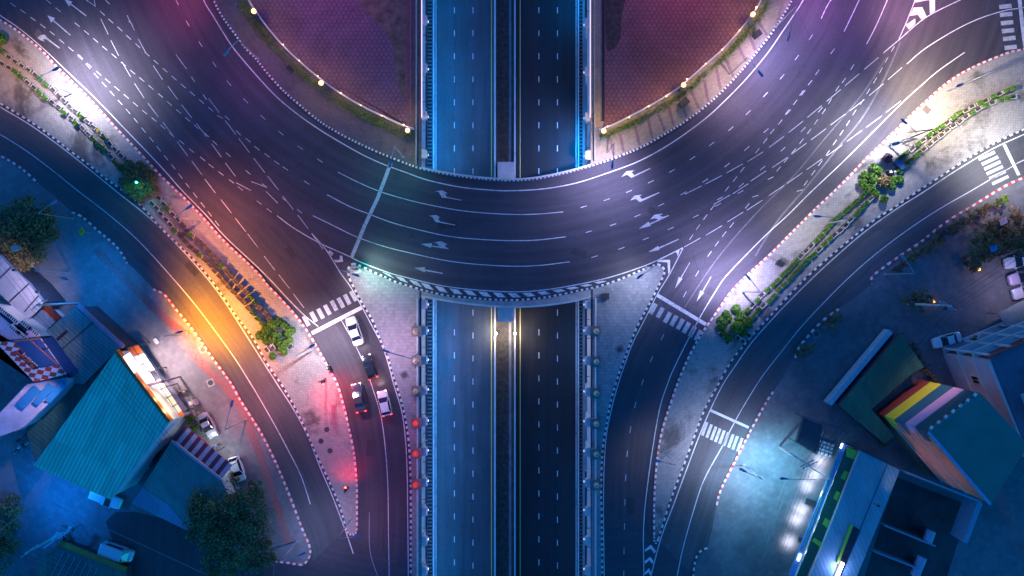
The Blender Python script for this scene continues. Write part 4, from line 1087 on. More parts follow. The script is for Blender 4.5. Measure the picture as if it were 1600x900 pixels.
# ------------------------------------------------------------------ planters and shrubs
M['planter_lid'] = plain('planter_lid', (.05,.04,.055), .8, var=.3, scale=3)
def planter_proto(kind):
    t = thing('planter_box', 'x', 'planter')
    mb = MB()
    L, W, H, th = (.92, .56, .5, .07) if kind < 2 else (.8, .66, .6, .08)
    for sx, sy, cx, cy in ((L,th,0,W/2-th/2),(L,th,0,-W/2+th/2),(th,W-2*th,L/2-th/2,0),(th,W-2*th,-L/2+th/2,0)):
        mb.box((cx,cy,H/2),(sx,sy,H))
    mb.build('box', M['planter'], t)
    mb = MB()
    for sx, sy, cx, cy in ((L+.06,.09,0,W/2),(.09,W-.09,L/2,0),(.09,W-.09,-L/2,0)):
        mb.box((cx,cy,H+.02),(sx,sy,.045))
    mb.build('rim', M['planter_rim'] if kind < 2 else M['planter_lid'], t)
    mb = MB(); mb.box((0,0,.2 if kind < 2 else .34),(L-2*th-.01,W-2*th-.01,.36)); mb.build('soil', M['soil'] if kind < 2 else M['planter_lid'], t)
    if kind == 1:
        mb = MB()
        for k in range(340):
            mb.leaf((random.uniform(-.42,.42), random.uniform(-.27,.27), .45+random.uniform(0,.42)), .12)
        mb.build('shrub', M['leaf'], t)
    return t
proto = {0: planter_proto(0), 1: planter_proto(1), 2: planter_proto(2)}
used = {0: False, 1: False, 2: False}
def place_planter(px, rz, kind, label, group):
    c = P(*px); loc = (c.x, c.y, .13)
    if not used[kind]:
        o = proto[kind]; used[kind] = True
        o.location = loc; o.rotation_euler = (0,0,rz); o['label'] = label; o['group'] = group
    else: dup(proto[kind], loc, rz, label, group)
def row(pts, spacing, green, isl, rowname, n=None, empty=0):
    pl = resample([(x,y,0) for x,y in smooth(pts,6)], step=spacing)
    for i, p in enumerate(pl):
        a = pl[max(i-1,0)]; b = pl[min(i+1,len(pl)-1)]
        rz = math.atan2(-(b.y-a.y), b.x-a.x) + random.uniform(-.07,.07) + (.12 if empty else 0)
        kind = 1 if random.random() < green else (empty if i > 4 else 0)
        place_planter((p.x+random.uniform(-.8,.8), p.y+random.uniform(-.8,.8)), rz, kind,
            ('planter box with a green shrub', 'dark empty planter box', 'broad violet grey planter box')[(1,0,2)[kind]] + ' in the ' + rowname + ' row of the ' + isl,
            ('empty','green','broad grey')[kind] + ' planters, ' + rowname + ' row of the ' + isl)
LI, RI = 'left planter island', 'right planter island'
row([(-20,60),(7,82),(37,103),(67,125),(100,155),(123,177),(147,197),(170,220),(192,244)], 12.5, .3, LI, 'upper')
row([(-20,76),(0,97),(27,113),(53,135),(80,157),(100,173),(123,193),(147,217),(170,238),(184,256)], 12.5, .4, LI, 'lower')
row([(252,310),(267,328),(280,343),(293,360),(313,378),(333,398),(353,420),(380,450),(398,469),(414,487),(423,497)], 11.0, .22, LI, 'second upper', empty=2)
row([(240,318),(253,333),(267,348),(280,363),(300,387),(320,404),(337,422),(353,442),(370,458),(387,477),(404,496),(413,505)], 11.0, .2, LI, 'second lower', empty=2)
row([(1578,139),(1547,153),(1517,167),(1493,180),(1470,197),(1443,217),(1423,232),(1403,248)], 11.5, .7, RI, 'upper')
row([(1580,153),(1560,157),(1533,167),(1507,182),(1483,200),(1460,218),(1437,237),(1413,257)], 11.5, .4, RI, 'lower')
row([(1349,302),(1327,323),(1303,343),(1278,372),(1252,398),(1225,425),(1202,448),(1183,467),(1166,485)], 11, .72, RI, 'second upper')
row([(1357,312),(1333,337),(1310,360),(1287,380),(1263,403),(1240,427),(1217,450),(1202,467),(1185,483),(1175,494)], 11, .68, RI, 'second lower')

def shrub_mesh(r, n, mat, name):
    mb = MB()
    for k in range(n):
        th = math.acos(random.uniform(-.2,1)); ph = random.uniform(0, 2*math.pi); q = r*random.uniform(.55,1.05)
        mb.leaf((q*math.sin(th)*math.cos(ph), q*math.sin(th)*math.sin(ph), r*.8+q*math.cos(th)*.85), r*.24)
    ob = mb.build(name, mat); return ob
SH = {}
def shrub(px, r, mat, label, group, cat='shrub', n=420):
    c = P(px[0], px[1], .6)
    k = (mat, round(r*2)/2)
    t = thing('round_shrub', label, cat, (c.x, c.y, .13), random.uniform(0,6), group)
    if k not in SH:
        o = shrub_mesh(1.0, n, M[mat], 'foliage'); SH[k] = o
    else:
        o = SH[k].copy(); COL.objects.link(o)
    o.parent = t; o.location = (0,0,0); o.scale = (r,r,r*random.uniform(.85,1.1))
    mb = MB(); mb.tube([(0,0,0),(0,0,r*.9)], [.05,.03], 5); mb.build('stem', M['bark'], t)
def z6(ox, oy, pts): return [(ox+x/6, oy+y/6) for x,y in pts]
def cluster(big, bm, pts, r, mat, where):
    shrub(big, .95, bm, 'largest round shrub in the middle of the ' + where, None, n=420)
    for p in pts: shrub(p, r*random.uniform(1.0,1.4), mat, 'small clipped shrub in the ring of the ' + where, 'shrubs of the ' + where)
cluster(z6(380,440,[(312,530)])[0],'leaf',z6(380,440,[(330,370),(385,410),(265,395),(210,440),(230,470),(290,415),(450,460),(415,490),(440,550),(215,555),(158,505),(278,700),(355,625),(385,660),(400,580)]),.52,'leaf','green bed on the orange lit island')
cluster(z6(1080,440,[(420,425)])[0],'leaf_y',z6(1080,440,[(330,300),(350,340),(280,355),(305,385),(280,420),(470,305),(445,335),(500,385),(535,360),(300,480),(350,530),(500,480),(540,400),(420,250)]),.5,'leaf','green bed beside the right crosswalk')
cluster(z6(1320,180,[(360,620)])[0],'leaf_d',z6(1320,180,[(265,490),(315,520),(185,560),(255,595),(165,635),(230,680),(210,690),(290,735),(450,610),(515,605),(440,665),(365,785),(520,515),(250,670)]),.55,'leaf','green bed half way up the right island')
cluster(z6(160,220,[(350,400)])[0],'leaf_d',z6(160,220,[(355,230),(415,270),(440,310),(485,335),(470,410),(490,470),(255,230),(240,310),(250,345),(190,380),(250,445),(300,510),(360,550),(410,490),(180,250),(330,300),(455,380)]),.62,'leaf_d','dark bed half way down the left island')
shrub(z6(1320,180,[(395,405)])[0],.75,'leaf_p','purple leaved round bush above the green bed of the right island',None)
shrub((3,62),.9,'leaf','green bush at the far top left end of the planter island',None)
for (x,y,rz,isl) in ((422,538,-50,LI),(428,542,-50,LI),(419,546,-50,LI),(455,541,40,LI)): place_planter((x,y),R(rz),0,'dark empty planter box beside the green bed on the orange lit island','loose planters at the orange lit bed')
for (x,y) in ((1125,523),(1134,533),(1152,528),(1158,532),(1168,523)): place_planter((x,y),R(-45),0,'dark empty planter box below the green bed beside the right crosswalk','loose planters at the right crosswalk bed')

# grass along the curved fences
def grass(pts, off, name, label, n, spread, mat='grass'):
    pl = resample([P(x,y) for x,y in smooth(pts,5)], step=.05); mb = MB()
    for k in range(n):
        i = random.randrange(len(pl)-1); d = (pl[i+1]-pl[i]).normalized(); nr = Vector((-d.y,d.x,0))
        clump = .5 + .5*math.sin(i*.021)*math.sin(i*.0077+1)
        if random.random() > .25 + clump: continue
        p = pl[i] + nr*(off + random.gauss(0, spread)); mb.leaf((p.x,p.y,.2+random.uniform(0,.35)), .13)
    tag(mb.build(name, M[mat]), label, None, None, 'stuff')
grass(FEN_L[2:], -1.15, 'grass', 'green weeds along the outside of the left fence', 3600, .4)
grass(FEN_R[:-2], -1.1, 'grass', 'bright green weeds along the outside of the right fence', 4200, .28)

# trees --------------------------------------------------------------------------------------
def tree(name, px, h, lobes, mat, label, leaves, lsize, group=None, cat='tree'):
    b = P(px[0], px[1], h*.5); b.z = 0
    t = thing(name, label, cat, b, group=group)
    mb = MB(); mb.tube([(0,0,0),(.05,.05,h*.3),(0,0,h*.62)], [.26,.19,.1], 8)
    tops = []
    for lx, ly, lr in lobes:
        q = P(lx, ly, h*.62); d = Vector((q.x-b.x, q.y-b.y, h*.62)); tops.append((d, lr*S))
        mb.tube([(0,0,h*.28), tuple(Vector((d.x*.5,d.y*.5,h*.45))), tuple(d)], [.13,.09,.04], 6)
        for k in range(5):
            a = random.uniform(0,6.28); mb.tube([tuple(d*.8), (d.x+math.cos(a)*lr*S*.6, d.y+math.sin(a)*lr*S*.6, d.z+random.uniform(-.3,.8))], [.05,.02], 5)
    mb.build('trunk', M['bark'], t)
    mb = MB(); tot = sum(r*r for _, r in tops)
    for d, r in tops:
        nc = max(6, int(16*r*r/4))
        cl = []
        for k in range(nc):
            a = random.uniform(0,6.28); q = r*math.sqrt(random.random())*.92; zz_ = math.sqrt(max(0,1-(q/r)**2))
            cl.append((d.x+q*math.cos(a), d.y+q*math.sin(a), d.z+random.uniform(-.5,.95)*zz_*r*.55, r*random.uniform(.2,.38)))
        for k in range(int(leaves*r*r/tot)):
            c = random.choice(cl)
            v = Vector((random.gauss(0,1),random.gauss(0,1),random.gauss(0,1))).normalized()*c[3]*random.random()**.4
            mb.leaf((c[0]+v.x, c[1]+v.y, max(.2,c[2]+v.z*.8)), lsize)
    mb.build('crown', M[mat], t)
    return t
tree('broad_tree', (42,372), 6.5, [(45,352,40),(22,362,30),(68,355,24),(35,400,24),(50,385,30),(10,375,22)], 'leaf_d', 'broad dark tree standing over the white corrugated roofs', 15000, .19)
tree('broad_tree', (355,825), 7.5, [(340,800,44),(385,795,36),(375,845,46),(330,820,36),(400,765,16),(410,870,24),(345,880,26),(318,795,22)], 'leaf_d', 'largest dark tree beside the blue lower roof at the bottom left', 20000, .19)
tree('low_bush', (8,815), 2.6, [(10,800,24),(5,840,30),(18,788,18),(25,800,12),(-5,870,26)], 'leaf_d', 'olive bush by the side street at the bottom left edge', 6000, .16, cat='bush')
tree('low_bush', (295,653), 2.4, [(292,650,11),(300,660,10),(306,668,8)], 'leaf', 'green bush between the orange shop front and the striped canopy', 900, .12, cat='bush')
tree('low_bush', (365,750), 2.4, [(362,748,11),(372,762,10)], 'leaf_d', 'small dark bush at the lower end of the striped canopy', 700, .12, cat='bush')
tree('low_bush', (97,845), 2.0, [(98,830,10),(104,850,10),(86,866,8)], 'leaf_d', 'scrubby bush at the corner of the orange edged roof', 600, .1, cat='bush')
tree('broad_tree', (1560,370), 4.0, [(1535,388,24),(1560,368,26),(1588,352,26),(1590,380,22),(1545,365,18),(1525,405,14),(1610,370,24)], 'leaf_d', 'dense dark thicket tree above the parked pickups', 13000, .16)
tree('low_bush', (1515,412), 2.0, [(1513,412,13),(1520,420,9)], 'leaf_b', 'brown bush at the left end of the dense thicket', 700, .11, cat='bush')
tree('low_bush', (1437,468), 3.0, [(1425,462,14),(1443,462,14),(1432,480,12),(1415,470,10),(1452,470,8)], 'leaf_d', 'dark bush around the foot of the concrete power pole', 1800, .12, cat='bush')
for px, r, mt, l in (((1404,418),9,'leaf_b','low brown bush nearest the blue lamp by the right kerb'),((1420,405),11,'leaf_d','low dark bush second from the blue lamp by the right kerb'),((1440,394),13,'leaf_d','low dark bush in the middle of the right kerb hedge'),
                 ((1458,380),15,'leaf_d','olive bush in the right kerb hedge below the dense row'),((1478,365),14,'leaf_b','brownish bush in the right kerb hedge before the larger dark one'),((1497,350),12,'leaf_d','bush in the right kerb hedge left of the larger dark one'),((1522,338),17,'leaf_d','largest dark bush of the right kerb hedge'),((1546,324),12,'leaf_d','olive bush next to the bright lime bush'),
                 ((1565,313),9,'leaf_y','bright lime green bush at the upper end of the kerb hedge'),((1302,502),14,'leaf_d','olive bush on the short kerb island above the yard'),((1258,547),12,'leaf_d','dark round bush at the lower end of the short kerb island')):
    tree('low_bush', px, 1.7, [(px[0],px[1],r),(px[0]+r*.7,px[1]-r*.4,r*.7),(px[0]-r*.6,px[1]+r*.45,r*.6)], mt, l, 900, .11, cat='bush')
for k,(x,y) in enumerate(((1405,525),(1430,555),(1445,575),(1375,690),(1350,655),(1425,540),(1455,590))):
    tree('low_bush', (x,y), 1.4, [(x,y,9),(x+6,y+8,7)], 'leaf_d', 'weedy bush along the dark gap behind the dark green roof', 420, .1, 'weeds behind the dark green roof', cat='bush')
tree('low_bush', (1524,570-40), 1.4, [(1522,528,8),(1518,540,6)], 'leaf_d', 'small dark bush beside the grey car park canopy', 300, .1, cat='bush')

# ------------------------------------------------------------------ vehicles
paints = {}
def carpaint(name, col, rough=.28, metal=.1):
    if name not in paints:
        m, t, b = nodes_of(name)
        f = noise(t, objco(t), 1.5, 3)
        t.links.new(mixc(t, f, tuple(x*.9 for x in col), col), b.inputs['Base Color'])
        b.inputs['Roughness'].default_value = rough; b.inputs['Metallic'].default_value = metal
        b.inputs['Coat Weight'].default_value = .6; b.inputs['Coat Roughness'].default_value = .08
        paints[name] = m
    return paints[name]
head_on = emit('lit_headlight', (1,.95,.85), 6); tail_on = emit('lit_tail_light', (1,.03,.02), 9)
tail_off = plain('tail_light', (.25,.01,.012), .2); head_off = plain('headlight', (.55,.57,.6), .12)
def loft(mb, secs, ny=None):
    """secs: list of rings (lists of points) of one size"""
    n = len(secs[0]); i0 = len(mb.v)
    for s in secs: mb.v += [tuple(p) for p in s]
    for k in range(len(secs)-1):
        for j in range(n-1):
            mb.f.append((i0+k*n+j, i0+k*n+j+1, i0+(k+1)*n+j+1, i0+(k+1)*n+j)); mb.m.append(0)
    mb.f.append(tuple(i0+j for j in range(n-1,-1,-1))); mb.f.append(tuple(i0+(len(secs)-1)*n+j for j in range(n))); mb.m += [0,0]
def ring(y, w, zb, zs, zt, crown=.05):
    """cross section at y: sill, side, shoulder, top across to the other side"""
    h = [(w*.94,zb),(w,zb+(zs-zb)*.45),(w*.985,zs),(w*.93,zt-.01),(w*.55,zt+crown*.7),(0,zt+crown)]
    pts = [(x,y,zz_) for x,zz_ in h] + [(-x,y,zz_) for x,zz_ in h[-2::-1]]
    return pts
def car(px, face, L, paintm, label, kind='sedan', lights=False, W=1.78, name='car', group=None, z0=.01, lit=(60,8)):
    c = P(*px); d = Vector((face[0], -face[1], 0)).normalized(); rz = math.atan2(d.y, d.x) - math.pi/2
    t = thing(name, label, {'sedan':'car','hatch':'car','pickup':'pickup truck','van':'van'}[kind], (c.x,c.y,z0), rz, group)
    h = L/2; w = W/2
    mb = MB()
    if kind == 'van':
        prof = [(-h,.84,.35,.7,1.0),(-h+.08,.93,.28,.95,1.85),(-h+.4,.98,.25,1.05,1.93),(h-1.5,.98,.25,1.05,1.93),(h-1.2,.98,.25,1.0,1.88),(h-.55,.97,.25,.85,1.08),(h-.15,.9,.3,.75,.93),(h,.72,.38,.65,.78)]
    elif kind == 'pickup':
        prof = [(-h,.9,.45,.8,.98),(-h+.08,.96,.4,.85,1.0),(-.4,1,.35,.85,1.02),(h-1.4,1,.32,.85,1.02),(h-.4,.97,.35,.8,.96),(h-.1,.88,.38,.75,.88),(h,.75,.42,.65,.75)]
    else:
        prof = [(-h,.74,.38,.7,.82),(-h+.1,.88,.3,.78,.93),(-h+.5,.96,.24,.8,.98),(-h+1.1,1,.22,.78,.98),(0,1,.2,.76,.95),(h-1.3,1,.22,.74,.94),(h-.7,.97,.24,.7,.88),(h-.25,.88,.28,.64,.78),(h-.06,.76,.32,.58,.68),(h,.62,.36,.52,.6)]
        if kind == 'hatch': prof[0] = (-h,.8,.38,.8,.98); prof[1] = (-h+.1,.92,.3,.85,1.0)
    loft(mb, [ring(y, w*a, zb, zs, zt) for y,a,zb,zs,zt in prof])
    body = mb.build('body', paintm, t, sm=False)
    bv = body.modifiers.new('soft_edges', 'BEVEL'); bv.width = .05; bv.segments = 2; bv.limit_method = 'ANGLE'; bv.angle_limit = R(28)
    # cabin: glass block with a painted roof above
    if kind == 'sedan': y0,y1,y2,y3,zr,zb = -h+.75,-h+1.45,h-2.05,h-1.2,1.42,.93
    elif kind == 'hatch': y0,y1,y2,y3,zr,zb = -h+.12,-h+.6,h-1.75,h-1.0,1.48,.95
    elif kind == 'pickup': y0,y1,y2,y3,zr,zb = -.55,-.25,h-2.2,h-1.45,1.68,1.0
    if kind != 'van':
        wb, wt = w*.92, w*.74
        R0 = [(-wb,y0,zb),(wb,y0,zb),(wb,y3,zb),(-wb,y3,zb)]; R1 = [(-wt,y1,zr),(wt,y1,zr),(wt,y2,zr),(-wt,y2,zr)]
        def pane(nm, a, b, c2, d2, inset=.06, parent=t):
            q = [Vector(v) for v in (a,b,c2,d2)]; m_ = sum(q, Vector())/4
            nrm = (q[1]-q[0]).cross(q[3]-q[0]).normalized()
            mbp = MB(); qq = [v.lerp(m_, inset) + nrm*.012 for v in q]; mbp.face(qq); mbp.face([v - nrm*.02 for v in qq][::-1])
            mbp.build(nm, M['glass'], parent)
        mb = MB(); i = 0
        mb.v = [tuple(Vector(v)) for v in R0+R1]
        for f in ((0,1,5,4),(1,2,6,5),(2,3,7,6),(3,0,4,7),(4,5,6,7)): mb.f.append(f); mb.m.append(0)
        ro = mb.build('roof', paintm, t); bv = ro.modifiers.new('soft_edges','BEVEL'); bv.width = .09; bv.segments = 3
        pane('rear_window', R0[0],R0[1],R1[1],R1[0]); pane('windscreen', R0[2],R0[3],R1[3],R1[2])
        pane('side_window', R0[1],R0[2],R1[2],R1[1],.1); pane('side_window', R0[3],R0[0],R1[0],R1[3],.1)
        if kind == 'pickup':
            mb = MB(); mb.box((0,-h/2-.32,1.03),(W-.3,h-.55,.04)); mb.build('cargo_bed', M['black'] if 'open' in label else paintm, t)
    else:
        mbp = MB(); mbp.box((w*.985,-.35,1.4),(.03,2.6,.42)); mbp.build('side_window', M['glass'], t)
        mbp = MB(); mbp.box((-w*.985,-.35,1.4),(.03,2.6,.42)); mbp.build('side_window', M['glass'], t)
        mbp = MB(); mbp.face([(-w*.86,h-.58,1.13),(w*.86,h-.58,1.13),(w*.8,h-1.18,1.9),(-w*.8,h-1.18,1.9)]); mbp.build('windscreen', M['glass'], t)
        mbp = MB(); mbp.box((0,-.6,1.975),(W*.5,1.9,.05)); mbp.build('roof_panel', paintm, t)
    for s in (-1,1):
        for y in (h-.85,-h+.8):
            mb = MB(); mb.tube([(s*(w-.2),y,.31),(s*(w+.01),y,.31)], .31, 18); wl = mb.build('wheel', M['rubber'], t)
            mb = MB(); mb.tube([(s*(w),y,.31),(s*(w+.02),y,.31)], .19, 12); mb.build('rim', M['chrome'], wl)
        mb = MB(); mb.box((s*w*.66, h-.12, .64),(.30,.2,.11)); mb.build('headlight', head_on if lights else head_off, t)
        mb = MB(); mb.box((s*w*.72, -h+.03, .84),(.3,.16,.15)); mb.build('tail_light', tail_on if lights else tail_off, t)
        mb = MB(); mb.box((s*(w+.1), h-1.45, .98),(.2,.12,.14)); mb.build('wing_mirror', paintm, t)
    if lights:
        light('headlight_beam', t, (0,h+.25,.7), (1,.92,.8), lit[0], .2, 110, 1, (0,h+5,0))
        light('tail_glow', t, (0,-h-.3,.8), (1,.03,.02), lit[1], .2)
    return t
white_p = carpaint('white_car_paint', (.78,.78,.78)); silver_p = carpaint('silver_car_paint', (.5,.52,.55), .25, .4)
dark_p = carpaint('black_car_paint', (.02,.022,.03)); grey_p = carpaint('dark_grey_paint', (.06,.075,.1), .25, .3); pink_p = carpaint('pearl_paint', (.8,.72,.74))
Q = 'cars waiting at the left stop line'
car((555.5,517),(-15.5,-44),4.6,white_p,'white sedan first in the queue at the left stop line',group=Q)
car((579,572),(-12,-34),3.75,dark_p,'black car with red tail lights behind the white sedan','hatch',True,1.7,group=Q,lit=(200,45))
car((562,620),(-9,-43),4.5,grey_p,'dark blue grey sedan waiting in the left lane',group=Q,lights=True,lit=(120,8))
car((602,628.5),(-9,-37),3.85,pink_p,'white car with lit headlights in the right lane','hatch',True,1.7,group=Q,lit=(420,10))
car((328,663),(19,37),4.2,silver_p,'silver sedan parked by the green bush on the pavement',group='cars parked on the left')
car((373.5,731),(13,38),4.0,white_p,'white car parked at the lower end of the striped canopy','hatch',group='cars parked on the left')
car((188,859),(48,17),5.0,carpaint('pale_van_paint',(.55,.6,.62)),'pale van parked on the dark side street beside the orange beam','van',W=1.95,name='van')
car((170,777),(44,17),5.0,white_p,'white pickup half hidden under the big teal roof eave','pickup',W=1.85,name='pickup_truck')
car((1475,531),(-43,12),4.5,white_p,'pale sedan parked alone above the white apartment block',group='cars parked on the right')
car((1588,409),(-30,4),4.8,white_p,'white pickup with dark windscreen parked topmost of three','pickup',W=1.85,name='pickup_truck',group='pickups parked on the right')
car((1594,432),(-30,9),4.8,carpaint('mauve_paint',(.62,.48,.62)),'mauve pickup parked in the middle of three','pickup',W=1.85,name='pickup_truck',group='pickups parked on the right')
car((1600,454),(-30,9),4.8,pink_p,'pale pickup parked lowest of the three at the right edge','pickup',W=1.85,name='pickup_truck',group='pickups parked on the right')
car((246,705),(20,-28),4.3,grey_p,'dark car in the alley between the teal and blue roofs')
car((37,477),(22,17),4.4,dark_p,'black car parked in the shadow along the white roofs')
car((48,492),(22,17),4.0,grey_p,'dark car nose to the red tiled awning','hatch')

def motorbike(px, face, label, col, rider=False):
    c = P(*px); d = Vector((face[0],-face[1],0)).normalized(); rz = math.atan2(d.y,d.x)-math.pi/2
    t = thing('motorbike', label, 'motorbike', (c.x,c.y,.13 if 'pavement' in label else .01), rz)
    for y in (-.62,.62):
        mb = MB(); pts = [(0,y+.27*math.cos(a),.29+.27*math.sin(a)) for a in [2*math.pi*k/14 for k in range(15)]]
        mb.tube(pts, .05, 6, cap=False); wl = mb.build('wheel', M['rubber'], t)
        mb = MB(); mb.tube([(-.03,y,.29),(.03,y,.29)], .2, 12); mb.build('rim', M['chrome'], wl)
    mb = MB(); mb.tube([(0,.62,.3),(0,.5,.7),(0,.38,1.0)], .05, 6); mb.tube([(0,.45,.62),(0,.1,.45),(0,-.3,.5),(0,-.62,.3)], .09, 6); mb.build('frame', M['steel_d'], t)
    mb = MB(); mb.tube([(0,.55,.6),(0,.3,.75),(0,.05,.72)], [.12,.19,.14], 8); mb.tube([(0,-.35,.66),(0,-.8,.74)], [.15,.08], 8); mb.build('fairing', col, t)
    mb = MB(); mb.tube([(0,.1,.78),(0,-.25,.8),(0,-.65,.84)], [.1,.15,.11], 8); mb.build('seat', M['black'], t)
    mb = MB(); mb.tube([(-.36,.3,1.02),(-.15,.4,1.03),(.15,.4,1.03),(.36,.3,1.02)], .025, 6); mb.build('handlebar', M['chrome'], t)
    mb = MB(); mb.ball((0,.55,.85), .09, 8); mb.build('headlight', head_off, t)
    return t
red_f = carpaint('red_fairing',(.4,.03,.03)); blue_f = carpaint('blue_fairing',(.05,.1,.35))
motorbike((516.5,574),(-6,-12),'black motorbike ridden beside the kerb left of the queued cars', dark_p)
motorbike((286,611),(18,-2),'motorbike parked in front of the lit shop near the tyres', red_f)
motorbike((337,697),(12,-8),'dark scooter parked on the pale pavement below the striped canopy', blue_f)
for k,(x,y) in enumerate(((36,684),(45,694),(33,700))): motorbike((x,y),(10,-8-4*k),('topmost','middle','lowest')[k]+' of three motorbikes crowded at the end of the dark lean-to roof', (dark_p,silver_p,white_p)[k])
motorbike((312,666),(6,10),'blue scooter parked next to the silver sedan', blue_f)

# rider of the black motorbike: one continuous skinned body
def person(loc, rz, joints, edges, radii, label, cloth, skin, parts=()):
    me = bpy.data.meshes.new('person'); me.from_pydata(joints, edges, []); 
    ob = bpy.data.objects.new('person', me); COL.objects.link(ob); ob.location = loc; ob.rotation_euler = (0,0,rz)
    me.materials.append(cloth)
    sk = ob.modifiers.new('skin','SKIN'); sk.use_smooth_shade = True
    for v, r in zip(me.skin_vertices[0].data, radii): v.radius = (r, r); v.use_root = False
    me.skin_vertices[0].data[0].use_root = True
    ss = ob.modifiers.new('sub','SUBSURF'); ss.levels = 1; ss.render_levels = 2
    return tag(ob, label, 'person')
M['cloth_d'] = plain('dark_jacket', (.03,.03,.04), .85); M['skin'] = plain('skin', (.45,.27,.19), .6, var=.05)
j = [(0,-.2,.93),(0,-.17,1.1),(0,-.08,1.32),(0,-.02,1.47),(0,.03,1.55),
     (-.17,-.06,1.38),(-.27,.1,1.17),(-.3,.3,1.06),(.17,-.06,1.38),(.27,.1,1.17),(.3,.3,1.06),
     (-.13,-.15,.9),(-.19,.24,.8),(-.17,.1,.36),(-.17,.27,.3),(.13,-.15,.9),(.19,.24,.8),(.17,.1,.36),(.17,.27,.3)]
e = [(0,1),(1,2),(2,3),(3,4),(2,5),(5,6),(6,7),(2,8),(8,9),(9,10),(0,11),(11,12),(12,13),(13,14),(0,15),(15,16),(16,17),(17,18)]
r = [.16,.16,.17,.07,.07,.09,.06,.04,.09,.06,.04,.11,.08,.055,.05,.11,.08,.055,.05]
rc = P(516.5,574); rd = Vector((-6,12,0)).normalized(); rrz = math.atan2(rd.y,rd.x)-math.pi/2
rider = person((rc.x,rc.y,.01), rrz, j, e, r, 'person in dark clothes riding the black motorbike by the kerb', M['cloth_d'], M['skin'])
mb = MB(); mb.ball((0,.05,1.68), .13, 12, sz=1.15); mb.build('helmet', M['k_white'], rider, sm=True)
mb = MB(); mb.ball((0,.14,1.64), .085, 10, sz=1.1); mb.build('face', M['skin'], rider, sm=True)
for s in (-1,1):
    mb = MB()
    mb.ball((s*.3,.32,1.055), .045, 8)
    for k in range(4): mb.tube([(s*(.265+.024*k),.33,1.06),(s*(.265+.024*k),.385,1.055),(s*(.265+.024*k),.375,1.015)], [.012,.011,.009], 5)
    mb.tube([(s*.26,.31,1.05),(s*.245,.35,1.02)], [.013,.01], 5)
    mb.build('hand', M['skin'], rider, sm=True)
# ------------------------------------------------------------------ buildings
def hx(pts, H): return [P(x, y, H) for x, y in pts]
def bmin(poly): return Vector((sum(p.x for p in poly)/len(poly), sum(p.y for p in poly)/len(poly), 0))
def building(name, label, roof_px, H, wallm, roofm, eave=.25, cat='building', thick=.18, roofname='roof'):
    poly = hx(roof_px, H); c = bmin(poly)
    t = thing(name, label, cat, c)
    inn = [c + (p - Vector((c.x,c.y,p.z)))*(1 - eave/max((p-Vector((c.x,c.y,p.z))).length,1)) for p in poly]
    mb = MB(); mb.prism([(p.x,p.y) for p in inn], 0, H-thick); mb.build('wall', wallm, t, c)
    mb = MB(); mb.prism([(p.x,p.y) for p in poly], H-thick, H, bottom=True); r = mb.build('roof', roofm, t, c)
    return t, c, r
def panel(name, parent, c, px, z0, z1, mat):
    mb = MB(); mb.prism([(P(x,y,z1).x,P(x,y,z1).y) for x,y in px], z0, z1, bottom=True); return mb.build(name, mat, parent, c)
def bar(mb, a, b, zz_, w=.12, h=None):
    p = P(a[0],a[1],zz_); q = P(b[0],b[1],zz_); mb.beam(p, q, w, h)

M['teal_roof'] = corrugated('teal_roof', (.12,.74,.50), R(27), .56, .04, .5, lines=.6, var=.12)
M['blue_roof'] = corrugated('blue_roof', (.13,.26,.26), R(-52), .5, .03, .6, lines=.5, var=.25)
M['blue_roof2'] = corrugated('dull_roof', (.09,.24,.21), R(-36), .45, .03, .6, lines=.2, var=.18)
M['pale_roof'] = corrugated('pale_roof', (.5,.47,.52), R(40), .3, .03, .55, lines=.35, var=.1)
M['pale_flat'] = plain('pale_flat_roof', (.46,.42,.55), .75, var=.22, scale=.5)
M['dk_roof'] = corrugated('dark_lean_roof', (.03,.13,.11), R(-52), .6, .03, .7, lines=.3, var=.3)
M['green_roof'] = corrugated('dark_green_roof', (.04,.14,.08), R(-38), .5, .03, .6, lines=.2, var=.2)
M['flat_teal'] = plain('tower_roof_paint', (.04,.15,.12), .7, var=.12, scale=.3)
M['sky_roof'] = corrugated('shop_roof', (.14,.36,.40), R(-22), .6, .02, .6, lines=.15, var=.12)
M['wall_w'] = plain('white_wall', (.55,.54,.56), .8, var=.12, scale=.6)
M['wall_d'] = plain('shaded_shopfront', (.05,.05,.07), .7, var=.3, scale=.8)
M['wall_p'] = plain('salmon_wall', (.5,.2,.12), .8, var=.18, scale=.6)
M['wall_b'] = plain('blue_wall', (.02,.07,.25), .6, var=.12)
M['navy'] = plain('navy_panel', (.02,.07,.2), .5, var=.1, scale=.5)
M['orange'] = plain('orange_fascia', (.62,.13,.015), .5, var=.1)
M['tile_red'] = pavers('red_tiles', (.33,.07,.04), .45, .3, R(-45), .3, .4, .3)
M['check'] = checker('red_white_check', (.62,.58,.62), (.36,.045,.035), R(15), 1.05, 1.6)
M['beam_o'] = plain('orange_beam', (.33,.16,.03), .7, var=.25)
M['led'] = emit('led_tube', (.75,.68,1.0), 16); M['led_w'] = emit('led_tube_warm', (1,.97,.85), 10)
M['lime'] = plain('lime_panel', (.3,.5,.05), .5, var=.1); M['grn'] = plain('dark_green_panel', (.02,.09,.05), .5)
M['pglass'] = plain('canopy_sheet', (.62,.6,.56), .35, var=.12)
M['win_d'] = plain('dark_window', (.02,.025,.035), .12)

